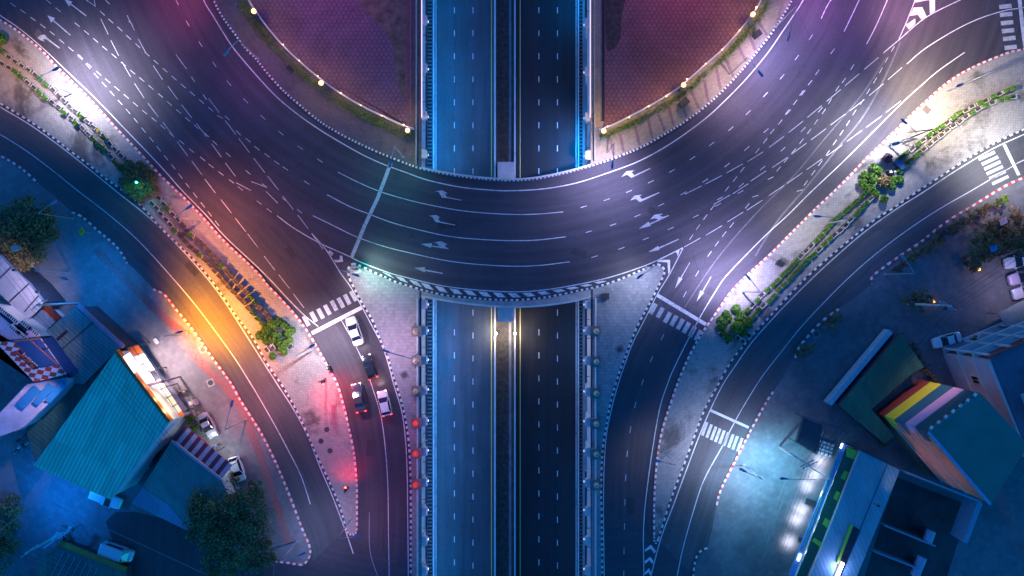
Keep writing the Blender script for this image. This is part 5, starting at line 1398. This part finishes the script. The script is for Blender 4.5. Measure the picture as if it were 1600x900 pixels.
def added_roof_flood(t, c, at, zz_, aim, za, col, w, cone=80):  # floodlight added on a roof to brighten roofs and walls nearby
    q = P(at[0],at[1],zz_); mb = MB(); mb.tube([tuple(q-Vector((0,0,1.2))),tuple(q)],.06,6); mb.build('added_flood_bracket', M['steel_d'], t, c)
    mb = MB(); mb.box((q.x,q.y,q.z+.12),(.4,.3,.2)); mb.build('floodlight', M['steel_d'], t, c)
    light('added_flood_light', t, q-c, col, w, .2, cone, 1.0, P(aim[0],aim[1],za)-c)
def soft_down(d):
    d.use_nodes = True; t = d.node_tree; em = t.nodes['Emission']
    sp = t.nodes.new('ShaderNodeSeparateXYZ'); t.links.new(t.nodes.new('ShaderNodeTexCoord').outputs['Normal'], sp.inputs[0])
    t.links.new(maths(t, 'POWER', maths(t, 'ABSOLUTE', sp.outputs[2]), 9.0), em.inputs['Strength'])
# 1 long row of white corrugated roofs, top left
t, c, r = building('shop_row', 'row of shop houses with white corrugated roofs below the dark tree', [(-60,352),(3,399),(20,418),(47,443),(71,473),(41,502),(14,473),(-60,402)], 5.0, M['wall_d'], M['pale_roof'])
mb = MB()
for a, b in (((19,416),(-6,440)),((46.5,442),(13,473)),((60,462),(38,487))): bar(mb, a, b, 5.06, .16, .1)
mb.build('roof_seam', M['steel_d'], t, c)
mb = MB(); pts=[(3,399),(20,418),(47,443),(71,473)]
for a, b in zip(pts, pts[1:]): bar(mb, a, b, 5.1, .25, .2)
mb.build('gutter', M['steel_b'], t, c)
added_roof_flood(t, c, (58,456), 9.5, (25,455), 5, (.95,.75,1.0), 5000, 120)
added_roof_flood(t, c, (22,422), 9.5, (5,430), 5, (.95,.75,1.0), 1800, 120)
# red tiled awning
t = thing('tiled_awning', 'red tiled awning with an orange edge between white and blue roofs', 'awning', P(77,489,0))
o = P(77,489,0)
a,b,c2,d2 = P(58,475,3.6),P(73,473,4.8),P(97,497,4.8),P(87,502,3.6)
mb = MB(); mb.face([a,d2,c2,b]); mb.face([v-Vector((0,0,.15)) for v in (a,b,c2,d2)]); mb.build('tiles', M['tile_red'], t, o)
mb = MB(); mb.beam(a,d2,.3,.3); mb.build('edge_board', M['orange'], t, o)
mb = MB()
for v in (a,d2,b,c2): mb.tube([(v.x,v.y,0),(v.x,v.y,v.z-.1)], .07, 6)
mb.build('legs', M['steel_d'], t, o)
building('annex', 'small blue flat roofed annex behind the red tiled awning', [(41,502),(58,477),(87,503),(64,524)], 3.9, M['wall_w'], plain('stained_blue_roof',(.14,.22,.3),.7,var=.4,scale=.6))
# white building with window rows, left edge
t, c, r = building('white_house', 'white building with dark slit windows at the left edge', [(-60,470),(0,476),(31,502),(63,527),(25,532),(-60,534)], 7.5, M['wall_w'], M['pale_flat'])
for (x,y) in ((8,487),(22,498),(24,515),(42,508),(54,518),(36,524)):
    q = P(x,y,7.5); mb = MB(); mb.box((q.x,q.y,7.62),(1.9,.6,.25),R(-40)); f = mb.build('skylight', M['wall_w'], t, c)
    mb = MB()
    for k in range(-2,3): mb.box((q.x+k*.34*math.cos(R(-40)),q.y+k*.34*math.sin(R(-40)),7.76),(.17,.4,.03),R(-40))
    mb.build('pane', M['win_d'], f, c)
for (x,y,l) in ((11,496,2.4),(34,519,1.9),(33,512,1.9)):
    q = P(x,y,7.5); mb = MB(); mb.box((q.x,q.y,7.53),(l,.8,.05),R(-40)); mb.build('roof_well', M['win_d'], t, c)
# checker bordered building
t, c, r = building('check_building', 'building with a red and white checked roof border and deep blue panel', [(-60,520),(0,534),(22,533),(63,528),(103,585),(53,597),(-40,500)], 8.0, M['wall_b'], M['check'])
panel('blue_panel', t, c, [(22,534),(47,531),(90,570.5),(63,575)], 8.0, 8.07, M['navy'])
panel('blue_side', t, c, [(48,530),(62,528.5),(102,584),(90,571)], 8.0, 8.05, M['wall_b'])
mb = MB(); bar(mb,(47,531),(90,570),8.1,.1); bar(mb,(22,533.5),(63,528.5),8.1,.15); mb.build('trim', M['orange'], t, c)
s = panel('sign_panel', t, c, [(21,549),(30,547),(62,574),(52,578)], 8.0, 8.09, M['black'])
mb = MB(); random.seed(3)
for k in range(9):
    u = k/9; x = 25+u*28; y = 550+u*24
    a = P(x+random.uniform(-2,1),y+random.uniform(-1,3),8.12); b = P(x+random.uniform(2,5),y+random.uniform(-3,2),8.12); mb.beam(a,b,.28,.04)
mb.build('lettering', plain('sign_red',(.55,.06,.03),.5), s, c)
mb = MB()
for k in range(7):
    u = k/7; x = 36+u*24; y = 553+u*20; a = P(x,y,8.12); b = P(x+2.2,y+1.8,8.12); mb.beam(a,b,.2,.04)
mb.build('small_lettering', M['wall_w'], s, c)
added_roof_flood(t, c, (98,581), 12.0, (30,655), 6.5, (.9,.68,.95), 19000, 52)
added_roof_flood(t, c, (70,545), 12.5, (40,545), 8, (1,.62,.72), 2600, 120)
building('blue_lean_to', 'narrow deep blue strip roof along the checked building', [(64,527),(75,532),(130,596),(119,599),(103,586)], 4.6, M['wall_b'], M['wall_b'])
# lavender roof with solar panels
t, c, r = building('lavender_house', 'lavender flat roof carrying three staggered blue panels', [(-30,672),(0,645),(43,600),(105,590),(107,595),(88,620),(38,668),(0,682)], 6.5, M['wall_w'], M['pale_flat'])
M['solar'] = plain('blue_solar_sheet', (.03,.2,.42), .35, var=.08, scale=.8)
for k, px in enumerate(([(25,631),(53,602),(64,611),(37,640)],[(51,628.5),(75,598.5),(86.5,605),(59,633.5)],[(70,625),(93.5,594),(104,602.5),(77.5,630)])):
    panel('solar_sheet', t, c, px, 6.75+.05*k, 6.85+.05*k, M['solar'])
mb = MB()
for a,b in (((0,647),(43,602)),((36,667),(86,620))): bar(mb,a,b,6.6,.2,.3)
mb.build('parapet', M['pale_flat'], t, c)
building('lean_to', 'dark lean-to roof between the lavender roof and the big teal roof', [(88,622),(107,596),(130,600),(180,549),(55,722),(40,669)], 4.0, M['wall_w'], M['dk_roof'])
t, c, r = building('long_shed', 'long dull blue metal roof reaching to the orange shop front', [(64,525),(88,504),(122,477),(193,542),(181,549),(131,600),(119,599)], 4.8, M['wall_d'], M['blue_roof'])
mb = MB(); bar(mb,(122,477),(193,542),4.95,.5,.4); bar(mb,(124,476),(195,541),5.1,.1,.1); mb.build('fascia', plain('pink_fascia',(.42,.22,.3),.6), t, c)
mb = MB(); bar(mb,(146,503),(88,553),4.83,.14,.06); bar(mb,(105,517),(89,531),4.84,.45,.08); mb.build('roof_gap', M['black'], t, c)
# big teal roofed shop
t, c, r = building('teal_shop', 'large shop with a ribbed teal roof and orange fascia', [(182,547),(266,658),(173,781),(52,728)], 7.0, M['wall_w'], M['teal_roof'], .35)
mb = MB()
a = P(182.5,546,7); b = P(267,657.5,7); nrm = Vector((b.y-a.y, -(b.x-a.x), 0)).normalized()
mb.beam(a+nrm*.25-Vector((0,0,.3)), b+nrm*.25-Vector((0,0,.3)), .45, .9); mb.build('fascia', M['orange'], t, c)
p0 = P(195,556,7.05); p1 = P(212,582,7.05)
mb = MB(); mb.beam(p0-nrm*.3, p1-nrm*.3, 1.1, .16); mb.build('lit_sign', emit('lit_sign_face', (.72,.66,1.0), 2.6), t, c)
for k, (am, w) in enumerate((((290,585),9000),((262,560),3500))):
    q = p0.lerp(p1, .3+k*.5)-nrm*1.6; q.z = 7.7; light('sign_glow', t, q-c, (1.0,.68,.72), w, .3, 105, 1.0, P(am[0],am[1])-c)
mb = MB(); bar(mb,(266,658),(173,781),7.08,.2,.1); mb.build('gutter', M['conc_l'], t, c)
# glass fronted canopy and forecourt
ct = thing('forecourt_canopy', 'steel framed canopy with pale sheets in front of the lit orange shop', 'canopy', P(240,595)); o = P(240,595)
fr = MB()
A = [(184,546),(266,658)]; B = [(216,538),(286,644)]
HC = 3.4
def lp(a,b,u): return (a[0]+(b[0]-a[0])*u, a[1]+(b[1]-a[1])*u)
NB = 8
sh = MB()
for k in range(NB+1):
    u = k/NB; p = lp(*A,u); q = lp(*B,u); bar(fr,p,q,HC,.12,.16)
for v in (.0,.36,.7,1.0):
    bar(fr, lp(A[0],B[0],v), lp(A[1],B[1],v), HC+.02, .1,.14)
for k in (0,3,5,8):
    q = P(*lp(*B,k/NB),HC); fr.tube([(q.x,q.y,0),(q.x,q.y,HC)], .07, 6)
fr.build('frame', M['steel_d'], ct, o)
for k in range(NB):
    for i,(v0,v1) in enumerate(((0,.36),(.36,.7),(.7,1.0))):
        if (k in (3,) and i==2) or (k in (2,) and i==1): continue
        u0,u1 = (k+.06)/NB,(k+.94)/NB
        q = [lp(lp(A[0],B[0],v),lp(A[1],B[1],v),u) for u,v in ((u0,v0+.02),(u1,v0+.02),(u1,v1-.02),(u0,v1-.02))]
        mat = M['orange'] if k==0 or (k==7 and i>=0 and False) else M['sheet_glow'] if 'sheet_glow' in M else M['pglass']
        s_ = MB(); s_.prism([(P(x,y,HC+.1).x,P(x,y,HC+.1).y) for x,y in q], HC+.06, HC+.1, bottom=True)
        s_.build('roof_sheet', mat, ct, o)
panel('end_sheet', ct, o, [(263,657),(284,642),(288,648),(267,661)], HC+.02, HC+.12, M['orange'])
for k,(x,y,w) in enumerate(((226,570,90),(240,592,110),(255,615,190),(268,634,240))):
    q = P(x,y,5.6)-o; light('canopy_light', ct, q, (1,.78,.36) if k else (1,.75,.95), w, .3)
mb = MB(); mb.face([(p.x,p.y,.02) for p in hx([(190,562),(214,541),(287,642),(268,662)],0)][::-1]); tag(mb.build('forecourt', M['conc_l']), kind='structure')
t = thing('sign_pole', 'purple grey sign beam lying out from the lit shop towards the yard', 'sign pole', P(280,589)); o = P(280,589)
mb = MB(); a = P(280,589,.3); b = P(228,603,5.4); mb.beam((a.x,a.y,0),(b.x*.02+a.x*.98,b.y*.02+a.y*.98,5.2),.22); mb.beam((a.x,a.y,5.1),(b.x,b.y,5.3),.4,.5); mb.build('beam', plain('violet_steel',(.16,.11,.2),.5), t, o)
mb = MB(); mb.ball((a.x,a.y,5.4), .32, 8); mb.build('cap', M['steel_d'], t, o)
for k in range(11):
    u = k/10; x, y = lp((265.5,609),(285,640),u)
    cc = P(x,y); mb = MB(); rr = .2
    pts = [(rr*math.cos(a), rr*math.sin(a), .1) for a in [2*math.pi*q/14 for q in range(15)]]
    mb.tube(pts, .085, 6, cap=False); ob = mb.build('tyre', M['rubber']); ob.location = (cc.x,cc.y,.02)
    tag(ob, 'black tyre lying in the row at the edge of the lit forecourt', 'tyre', 'row of tyres before the lit shop')
t = thing('display_board', 'pinkish white board and box standing on the yard before the lit shop', 'board', P(303,628))
mb = MB(); mb.box((0,0,.5),(.75,.6,.9),R(20)); mb.build('box', M['k_white'], t); mb = MB(); mb.box((.55,.1,.6),(.25,.9,1.1),R(25)); mb.build('panel', plain('pale_board',(.5,.36,.36),.7), t)
t = thing('display_board', 'small pale notice board lying by the shadowed lamp on the yard', 'board', P(245,532))
mb = MB(); mb.box((0,0,.3),(.6,.8,.08),R(35)); mb.box((.25,-.3,.3),(.5,.35,.1),R(35)); mb.build('panel', M['k_white'], t)
mb = MB(); mb.box((0,0,.15),(.06,.06,.3)); mb.build('stand', M['steel_d'], t)
# lower blue roof and its striped canopy
t, c, r = building('blue_shop', 'lower shop with a plain dull blue roof behind the striped canopy', [(268,689),(345,749),(358,778),(295,828),(206,787)], 4.6, M['wall_w'], M['blue_roof2'])
mb = MB(); bar(mb,(268,689),(345,749),4.7,.3,.25); mb.build('fascia', plain('mauve_fascia',(.4,.28,.36),.6), t, c)
panel('repair_sheets', t, c, [(222,762),(262,788),(295,826),(290,828),(206,787)], 4.6, 4.64, corrugated('newer_sheets',(.17,.27,.36),R(-36),.5,.03,.5,lines=.25))
t = thing('striped_canopy', 'canopy with dark red and pale stripes along the front of the blue shop', 'canopy', P(316,707)); o = P(316,707)
a0,a1,b0,b1 = (288,664),(363,727),(269,687),(347,747)
mr = plain('maroon_sheet',(.10,.02,.05),.5); mp = plain('pale_sheet',(.34,.3,.4),.45)
for k in range(14):
    u0,u1 = k/14,(k+1)/14
    mb = MB(); q=[P(*lp(a0,a1,u0),3.0),P(*lp(a0,a1,u1),3.0),P(*lp(b0,b1,u1),3.6),P(*lp(b0,b1,u0),3.6)]
    mb.face(q[::-1]); mb.face([v-Vector((0,0,.06)) for v in q]); mb.build('stripe_panel', mr if k%2==0 else mp, ct if False else t, o)
mb = MB()
for u in (0,.33,.66,1):
    q = P(*lp(a0,a1,u),3.0); mb.tube([(q.x,q.y,0),(q.x,q.y,2.95)], .06, 6)
mb.build('posts', M['steel_d'], t, o)
light('canopy_glow', t, P(326,690,2.4)-o, (.75,.9,1.0), 220, .3)
light('canopy_glow', t, P(350,712,2.4)-o, (.75,.9,1.0), 160, .3)
mb = MB(); mb.beam((-1,.8,.25),(1,-.8,.25),.35,.4); tag(mb.build('barrier_block', plain('red_block',(.5,.03,.03),.5), None, (0,0,0)), 'red barrier block before the striped canopy', 'barrier').location = P(316,687)
# bottom-left roof with orange beam
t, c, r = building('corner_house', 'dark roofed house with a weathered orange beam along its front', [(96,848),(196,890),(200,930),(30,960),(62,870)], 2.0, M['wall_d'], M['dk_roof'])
mb = MB(); bar(mb,(95,848),(197,890),2.15,.75,.3); mb.build('beam', M['beam_o'], t, c)
mb = MB()
for k in range(7): bar(mb,(100+k*9,862+k*4),(80+k*9,900+k*4),2.1,.12,.1)
mb.build('purlins', M['steel_b'], t, c)
t = thing('tin_shelter', 'bluish tin shelter leaning over the street corner at the bottom left', 'shelter', P(85,838)); o = P(85,838)
mb = MB(); bar(mb,(68,856),(110,828),3.2,.3,.1); bar(mb,(80,846),(92,832),3.2,.6,.08); bar(mb,(106,826),(112,823),3.2,.5,.1); mb.build('sheet', M['steel'], t, o)
mb = MB()
for x,y in ((70,855),(108,830)): q=P(x,y,3); mb.tube([(q.x,q.y,0),(q.x,q.y,3.1)],.05,5)
mb.build('legs', M['steel_d'], t, o)

# right: dark green roof with its front wall
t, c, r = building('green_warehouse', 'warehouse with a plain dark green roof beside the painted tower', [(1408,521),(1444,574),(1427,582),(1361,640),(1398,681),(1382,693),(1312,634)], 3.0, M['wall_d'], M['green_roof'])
t = thing('courtyard_wall', 'pale wall with a brick strip along the dark green roofed warehouse', 'wall', P(1340,570)); o = P(1340,570)
mb = MB(); bar(mb,(1388,517),(1293,630),1.2,.75,1.6); mb.build('coping', plain('pale_blue_wall',(.4,.44,.5),.7), t, o)
mb = MB(); mb.prism([P(x,y) for x,y in [(1390,520),(1400,530),(1310,634),(1296,631)]], .01, .5); mb.build('brick_strip', pavers('brick_strip',(.36,.17,.14),.35,.2,R(45),.3,.6,.3), t, o)
for k,(x,y) in enumerate(((1358,569),(1331,600))): shrub((x,y),.85,'leaf_p',('upper','lower')[k]+' of the two black round bushes behind the pale wall',None)
# painted tower
HT = 14.0
tr = [(1532,615),(1606,695),(1548,787),(1452,675)]
poly = hx(tr, HT); c = bmin(poly); t = thing('painted_tower', 'tall block with a flat blue roof and coloured stripes painted on one face', 'building', c)
mb = MB(); mb.prism([(p.x,p.y) for p in poly], 0, HT-.02); mb.build('wall', M['wall_p'], t, c)
big = [c + (p-Vector((c.x,c.y,p.z)))*1.015 for p in poly]
mb = MB(); mb.prism([(p.x,p.y) for p in big], HT-.25, HT, bottom=True); mb.build('roof', M['flat_teal'], t, c)
n1, n2, n4 = Vector((poly[3].x,poly[3].y,0)), Vector((poly[0].x,poly[0].y,0)), Vector((poly[2].x,poly[2].y,0))
fd = (n2-n1).normalized(); fn = Vector((-fd.y, fd.x, 0))
if (n1+fn-Vector((c.x,c.y,0))).length < (n1-Vector((c.x,c.y,0))).length: fn = -fn
sd = (n4-n1).normalized(); sn = Vector((-sd.y, sd.x, 0))
if (n1+sn-Vector((c.x,c.y,0))).length < (n1-Vector((c.x,c.y,0))).length: sn = -sn
bands = [((.33,.06,.05),0,3.0),((.62,.55,.03),3.0,5.7),((.015,.11,.17),5.7,8.4),((.55,.32,.5),8.4,10.8),((.02,.09,.11),10.8,13.5)]
for k,(col,z0,z1) in enumerate(bands):
    m_ = plain('tower_band_paint', col, .7, var=.08, scale=.5)
    mb = MB(); L = (n2-n1).length
    q = [n1+fn*.12-fd*.0, n1+fn*.12+fd*L, n1+fd*L, n1]
    mb.prism([(v.x,v.y) for v in q], z0+.03, z1-.03, bottom=True)
    w_ = (2.6,1.9,2.4,1.5,2.2)[k]
    q = [n1+sn*.12, n1+sn*.12+sd*w_, n1+sd*w_, n1+Vector((0,0,0))]
    mb.prism([(v.x,v.y) for v in q], z0+.03, (z0+z1)/2, bottom=True)
    q = [n1+sn*.12, n1+sn*.12+sd*w_*.45, n1+sd*w_*.45, n1]
    mb.prism([(v.x,v.y) for v in q], (z0+z1)/2+.02, z1-.03, bottom=True)
    mb.build('painted_band', m_, t, c)
for k in range(7):
    p = n1.lerp(n2, (k+.5)/7.0); mb = MB(); mb.box((p.x+fn.x*.25,p.y+fn.y*.25,HT-.1),(.5,.3,.25),math.atan2(fd.y,fd.x)+.3)
    mb.build('roof_bracket', M['k_white'], t, c)
mb = MB(); mb.beam(n1+sn*.1+Vector((0,0,HT+.03)), n4+sn*.1+Vector((0,0,HT+.03)), .35,.3); mb.build('parapet', plain('blue_parapet',(.16,.3,.48),.6), t, c)
mb = MB()
for z_ in (3.6,6.4,9.2): mb.beam(n1+sn*.08+Vector((0,0,z_)), n4+sn*.08+Vector((0,0,z_)), .12,.1)
mb.build('string_course', M['wall_w'], t, c)
# white apartment block at the right edge
HA = 10.7
p0 = P(1473,552); d1 = (P(1600,500)-p0).normalized(); d2 = Vector((d1.y,-d1.x,0)); LA, LB = 24, 15
c = p0; t = thing('apartment_block', 'white apartment block with red balconies at the right edge', 'building', c)
q = [p0, p0+d1*LA, p0+d1*LA+d2*LB, p0+d2*LB]
mb = MB(); mb.prism([(v.x,v.y) for v in q], 0, HA-.2); mb.build('wall', plain('apartment_wall',(.5,.45,.5),.8,var=.12,scale=.4), t, c)
mb = MB(); mb.prism([(v.x,v.y) for v in [p0+(d1+d2)*.15-d2*.6,p0+d1*LA-d2*.6,p0+d1*LA+d2*LB,p0+(d1*0+d2*LB)]], HA-.2, HA, bottom=True); mb.build('roof', plain('apartment_roof',(.14,.1,.13),.8,var=.25,scale=.5), t, c)
out = -d2
for fl in range(3):
    z_ = .35 + fl*3.45
    mb = MB(); a = p0+out*.55; mb.beam(a+Vector((0,0,z_)), a+d1*LA+Vector((0,0,z_)), 1.0, .32); sl = mb.build('balcony_slab', M['wall_w'], t, c)
    for k in range(8):
        mb = MB(); a = p0+d1*(k*3.2+.3)+out*.75; mb.beam(a+Vector((0,0,z_+.1)), a+Vector((0,0,z_+3.3)), .3)
        mb.build('balcony_column', M['wall_w'], t, c)
    mb = MB(); a = p0+out*.04; mb.beam(a+d1*.3+Vector((0,0,z_+1.7)), a+d1*LA+Vector((0,0,z_+1.7)), .06, 2.7); mb.build('balcony_back', M['brick'], t, c)
    for k in range(3):
        a = p0+d2*(3.0+k*3.9)+Vector((0,0,5.6)) - d1*.03
        if fl == 0:
            mb = MB(); mb.beam(a, a+d2*1.3, .1, 1.5); f = mb.build('window', M['k_white'], t, c)
            mb = MB(); mb.beam(a-d1*.05+d2*.1, a-d1*.05+d2*.62, .06, 1.3); mb.beam(a-d1*.05+d2*.7, a-d1*.05+d2*1.2, .06, 1.3); mb.build('pane', M['win_d'], f, c)
mb = MB(); a = p0-d1*.1
for z_ in (3.7,7.2,10.4): mb.beam(a+Vector((0,0,z_)), a+d2*LB+Vector((0,0,z_)), .25,.3)
mb.build('string_course', M['wall_w'], t, c)
mb = MB(); a = p0+out*.6+Vector((0,0,HA)); mb.beam(a, a+d1*LA, .3,.5); mb.build('parapet', plain('red_parapet',(.4,.06,.05),.7), t, c)
mb = MB(); q_ = [p0+(d1*2+d2*6),p0+(d1*7+d2*6),p0+(d1*7+d2*10),p0+(d1*2+d2*10)]; mb.prism([(v.x,v.y) for v in q_], HA, HA+1.6); mb.build('stair_house', M['wall_w'], t, c)
# car park canopy
t = thing('car_park_canopy', 'flat grey green canopy beside the parked pickups', 'canopy', P(1580,492)); o = P(1580,492)
mb = MB(); mb.prism([(P(x,y,2.6).x,P(x,y,2.6).y) for x,y in [(1558,490),(1640,448),(1640,482),(1575,513)]], 2.5, 2.6, bottom=True); mb.build('roof', plain('canopy_grey',(.2,.23,.22),.7), t, o)
mb = MB()
for x,y in ((1560,490),(1575,512),(1625,458)): q=P(x,y,2.6); mb.tube([(q.x,q.y,0),(q.x,q.y,2.5)],.06,6)
mb.build('posts', M['steel_d'], t, o)
t = thing('car_park_wall', 'dark kerb wall between the thicket and the parked pickups', 'wall', P(1580,395))
mb = MB(); bar(mb,(1562,402),(1640,366),.5,.4,.9); mb.build('wall', M['conc_d'], t, P(1580,395))
for x,y,l,m_ in ((1553,388,'bright blue tin sheet lying on the thicket','solar'),(1568,346,'grey square sheet lying at the upper edge of the thicket','conc')):
    q = P(x,y,3.8); mb = MB(); mb.box((0,0,0),(1.2,.9,.06),R(25)); ob = mb.build('tin_sheet', M[m_]); ob.location = q; ob.rotation_euler=(.15,.1,0); tag(ob,l,'sheet')
for x,y,l in ((1530,421,'small amber garden light by the brown bush'),(1459,471,'small amber garden light by the power pole bush')):
    q = P(x,y,.5); t = thing('garden_light', l, 'garden light', (q.x,q.y,0))
    mb = MB(); mb.cyl((0,0),.1,0,.45,8); mb.build('post', M['steel_d'], t); mb = MB(); mb.box((0,0,.5),(.36,.36,.1),.3); mb.build('head', emit('amber_head',(1,.55,.12),2.2), t)
    light('glow', t, (0,0,.9), (1,.5,.12), 14, .1)
# LED shop, bottom right
t, c, r = building('led_shop', 'single storey shop with a sky blue roof and lit front', [(1345,703),(1407,733),(1325,935),(1253,935)], 5.0, M['wall_w'], M['sky_roof'])
mb = MB(); bar(mb,(1386,726),(1322,880),5.04,.08,.06); bar(mb,(1345,703),(1407,733),5.1,.3,.25); mb.build('seam', M['steel_d'], t, c)
pit = panel('roof_well', t, c, [(1331,820),(1345,829),(1312,905),(1300,905)], 5.0, 5.06, M['win_d'])
mb = MB(); bar(mb,(1331,820),(1308,880),5.2,.35,.3); mb.build('lime_edge', M['lime'], t, c)
mb = MB(); bar(mb,(1317,879),(1307,903),5.45,.5,.14); mb.build('led_tube', emit('led_core',(.8,.72,1),8), t, c)
added_roof_flood(t, c, (1372,790), 6.6, (1470,705), 8, (1,.45,.3), 3600, 80)
light('led_glow', t, P(1312,892,6.0)-c, (.45,.4,1.0), 500, .3)
f = panel('front_canopy', t, c, [(1323,697),(1341,703),(1283,850),(1246,935),(1232,935)], 4.3, 4.42, M['grn'])
for px in ([(1323,698),(1340,705),(1334,718),(1322.5,713)],[(1320,735),(1325.5,738),(1320,751),(1313.5,747)],[(1308,767),(1313,770),(1308,783),(1302,778)],[(1290,809),(1297,814),(1292,825),(1285,819)],[(1273,841),(1285,848),(1282,856),(1269,845)]):
    panel('lime_square', f, c, px, 4.44, 4.5, M['lime'])
mb = MB(); bar(mb,(1319,693),(1236,900),4.2,.75,.3); mb.build('awning_beam', plain('blue_awning',(.1,.26,.5),.5), t, c)
mb = MB(); bar(mb,(1316,693),(1313.5,700),4.5,.16,.12); bar(mb,(1251,866),(1247,876),4.5,.25,.12); mb.build('led_end', M['led'], t, c)
mb = MB(); bar(mb,(1313,701),(1253,862),4.4,.07,.07); mb.build('led_rail', M['lime'], t, c)
for px in ((1292,727),(1283,747),(1271,766),(1262,803),(1254,820),(1242,855)):
    soft_down(light('downlight', t, P(px[0],px[1],2.3)-c, (.84,.82,1.0), 1700, .2).data)
mb = MB(); q = P(1262,782); mb.box((q.x,q.y,1.1),(1.7,1.0,.1),R(-20)); q=P(1247,840); mb.box((q.x,q.y,1.1),(.9,.8,.1),R(-20)); mb.build('step_roof', M['steel_d'], t, c)
# walled service yard with tanks
t = thing('yard_wall', 'thin bluish wall round the dark service yard behind the lit shop', 'wall', P(1470,800)); o = P(1470,800)
mb = MB(); bar(mb,(1407,734),(1523,780),2.6,.3,3.0); bar(mb,(1521,781),(1498,842),2.6,.8,3.0); bar(mb,(1377,818),(1456,850),1.6,.22,2.0); bar(mb,(1361,858),(1432,886),1.6,.22,2.0); mb.build('coping', plain('blue_coping',(.2,.28,.36),.7), t, o)
fl = MB(); fl.face([(p.x,p.y,.02) for p in hx([(1400,745),(1515,790),(1480,900),(1340,935)],0)][::-1]); tag(fl.build('service_yard', plain('dark_floor',(.035,.035,.04),.8,var=.6,scale=.3)), kind='structure')
for k,(a,b) in enumerate((((1455,829),(1449,846)),((1441,870),(1429,900)))):
    p = P(a[0],a[1],2.0); q = P(b[0],b[1],2.0)
    t = thing('water_tank', ('upper','lower')[k]+' of two pale ribbed cylindrical tanks in the dark service yard', 'tank', ((p.x+q.x)/2,(p.y+q.y)/2,0))
    pts = [p.lerp(q,i/8) - Vector(t.location) for i in range(9)]
    mb = MB(); mb.tube(pts, [.7 if i%2 else .66 for i in range(9)], 14); mb.build('barrel', plain('tank_blue',(.22,.34,.44),.4), t)
    mb = MB(); mb.box((0,0,.75),(1.3,1.3,1.3)); mb.build('cradle', M['steel_d'], t)
# gate frame and crates before the lit shop
t = thing('gate_frame', 'dark steel gate frame with a net roof left of the lit shop front', 'gate', P(1262,690)); o = P(1262,690)
mb = MB()
for a,b in (((1256,652),(1243,690)),((1243,690),(1276,710)),((1276,710),(1290,672)),((1256,652),(1310,668))): bar(mb,a,b,3.2,.14,.14)
for x,y in ((1256,652),(1243,690),(1276,710)): q=P(x,y,3.2); mb.tube([(q.x,q.y,0),(q.x,q.y,3.2)],.07,6)
mb.build('frame', M['steel_d'], t, o)
panel('net_roof', t, o, [(1257,654),(1286,664),(1280,695),(1275,708),(1245,690)], 3.05, 3.1, plain('dark_net',(.03,.045,.06),.8))
for i in range(4):
    for k in range(4):
        p = Vector((1283,690,0)) + Vector((6.0,2.0,0))*i + Vector((-1.4,5.5,0))*k
        q = P(p.x,p.y,.6); mb = MB(); mb.box((0,0,.3),(.5,.42,.6),R(-20)); ob = mb.build('plastic_crate', plain('crate_blue',(.16,.3,.42),.5) if False else M['crate'] if 'crate' in M else M.setdefault('crate', plain('crate_blue',(.2,.3,.42),.5)))
        mb = MB(); mb.box((0,0,.58),(.38,.3,.05),R(-20)); mb.build('contents', M['conc_l'], ob); ob.location = (q.x,q.y,.02)
        tag(ob, 'pale blue crate stacked in rows beside the dark gate frame', 'crate', 'crates beside the gate frame')
# street vendor things on the right island
for x,y,l,m_ in ((1398,256,'deep blue folded stall cover among planters of the right island','navy'),(1404,262,'second deep blue cover just below right of the first one','navy')):
    q = P(x,y); t = thing('stall_cover', l, 'cover', (q.x,q.y,.13)); mb = MB(); mb.box((0,0,.45),(.7,.6,.9),.5); mb.build('base', M[m_], t); mb = MB(); mb.box((0,0,.95),(.9,.75,.1),.8); mb.build('top', M[m_], t)
q = P(1389,270); t = thing('food_cart', 'small black and white cart beside the green bed of the right island', 'cart', (q.x,q.y,.13), R(20))
mb = MB(); mb.box((0,0,.5),(1.1,.6,.8)); mb.build('body', M['black'], t); mb = MB(); mb.box((-.25,.1,.93),(.4,.35,.08)); mb.box((.35,-.1,.93),(.25,.25,.08)); mb.build('trays', M['k_white'], t)
for s in (-1,1):
    mb = MB(); mb.tube([(s*.4,-.36,.2),(s*.4,-.3,.2)], .2, 12); mb.build('wheel', M['rubber'], t)
q = P(1502,200); t = thing('bent_pipe', 'small white hooked pipe lying on the pale right island paving', 'pipe', (q.x,q.y,.13)); mb = MB(); mb.tube([(-.2,.1,.1),(-.1,-.2,.1),(.15,-.2,.1),(.2,.1,.1)], .06, 6); mb.build('pipe', M['k_white'], t)
# hide nothing: stray bits of pavement litter and stones
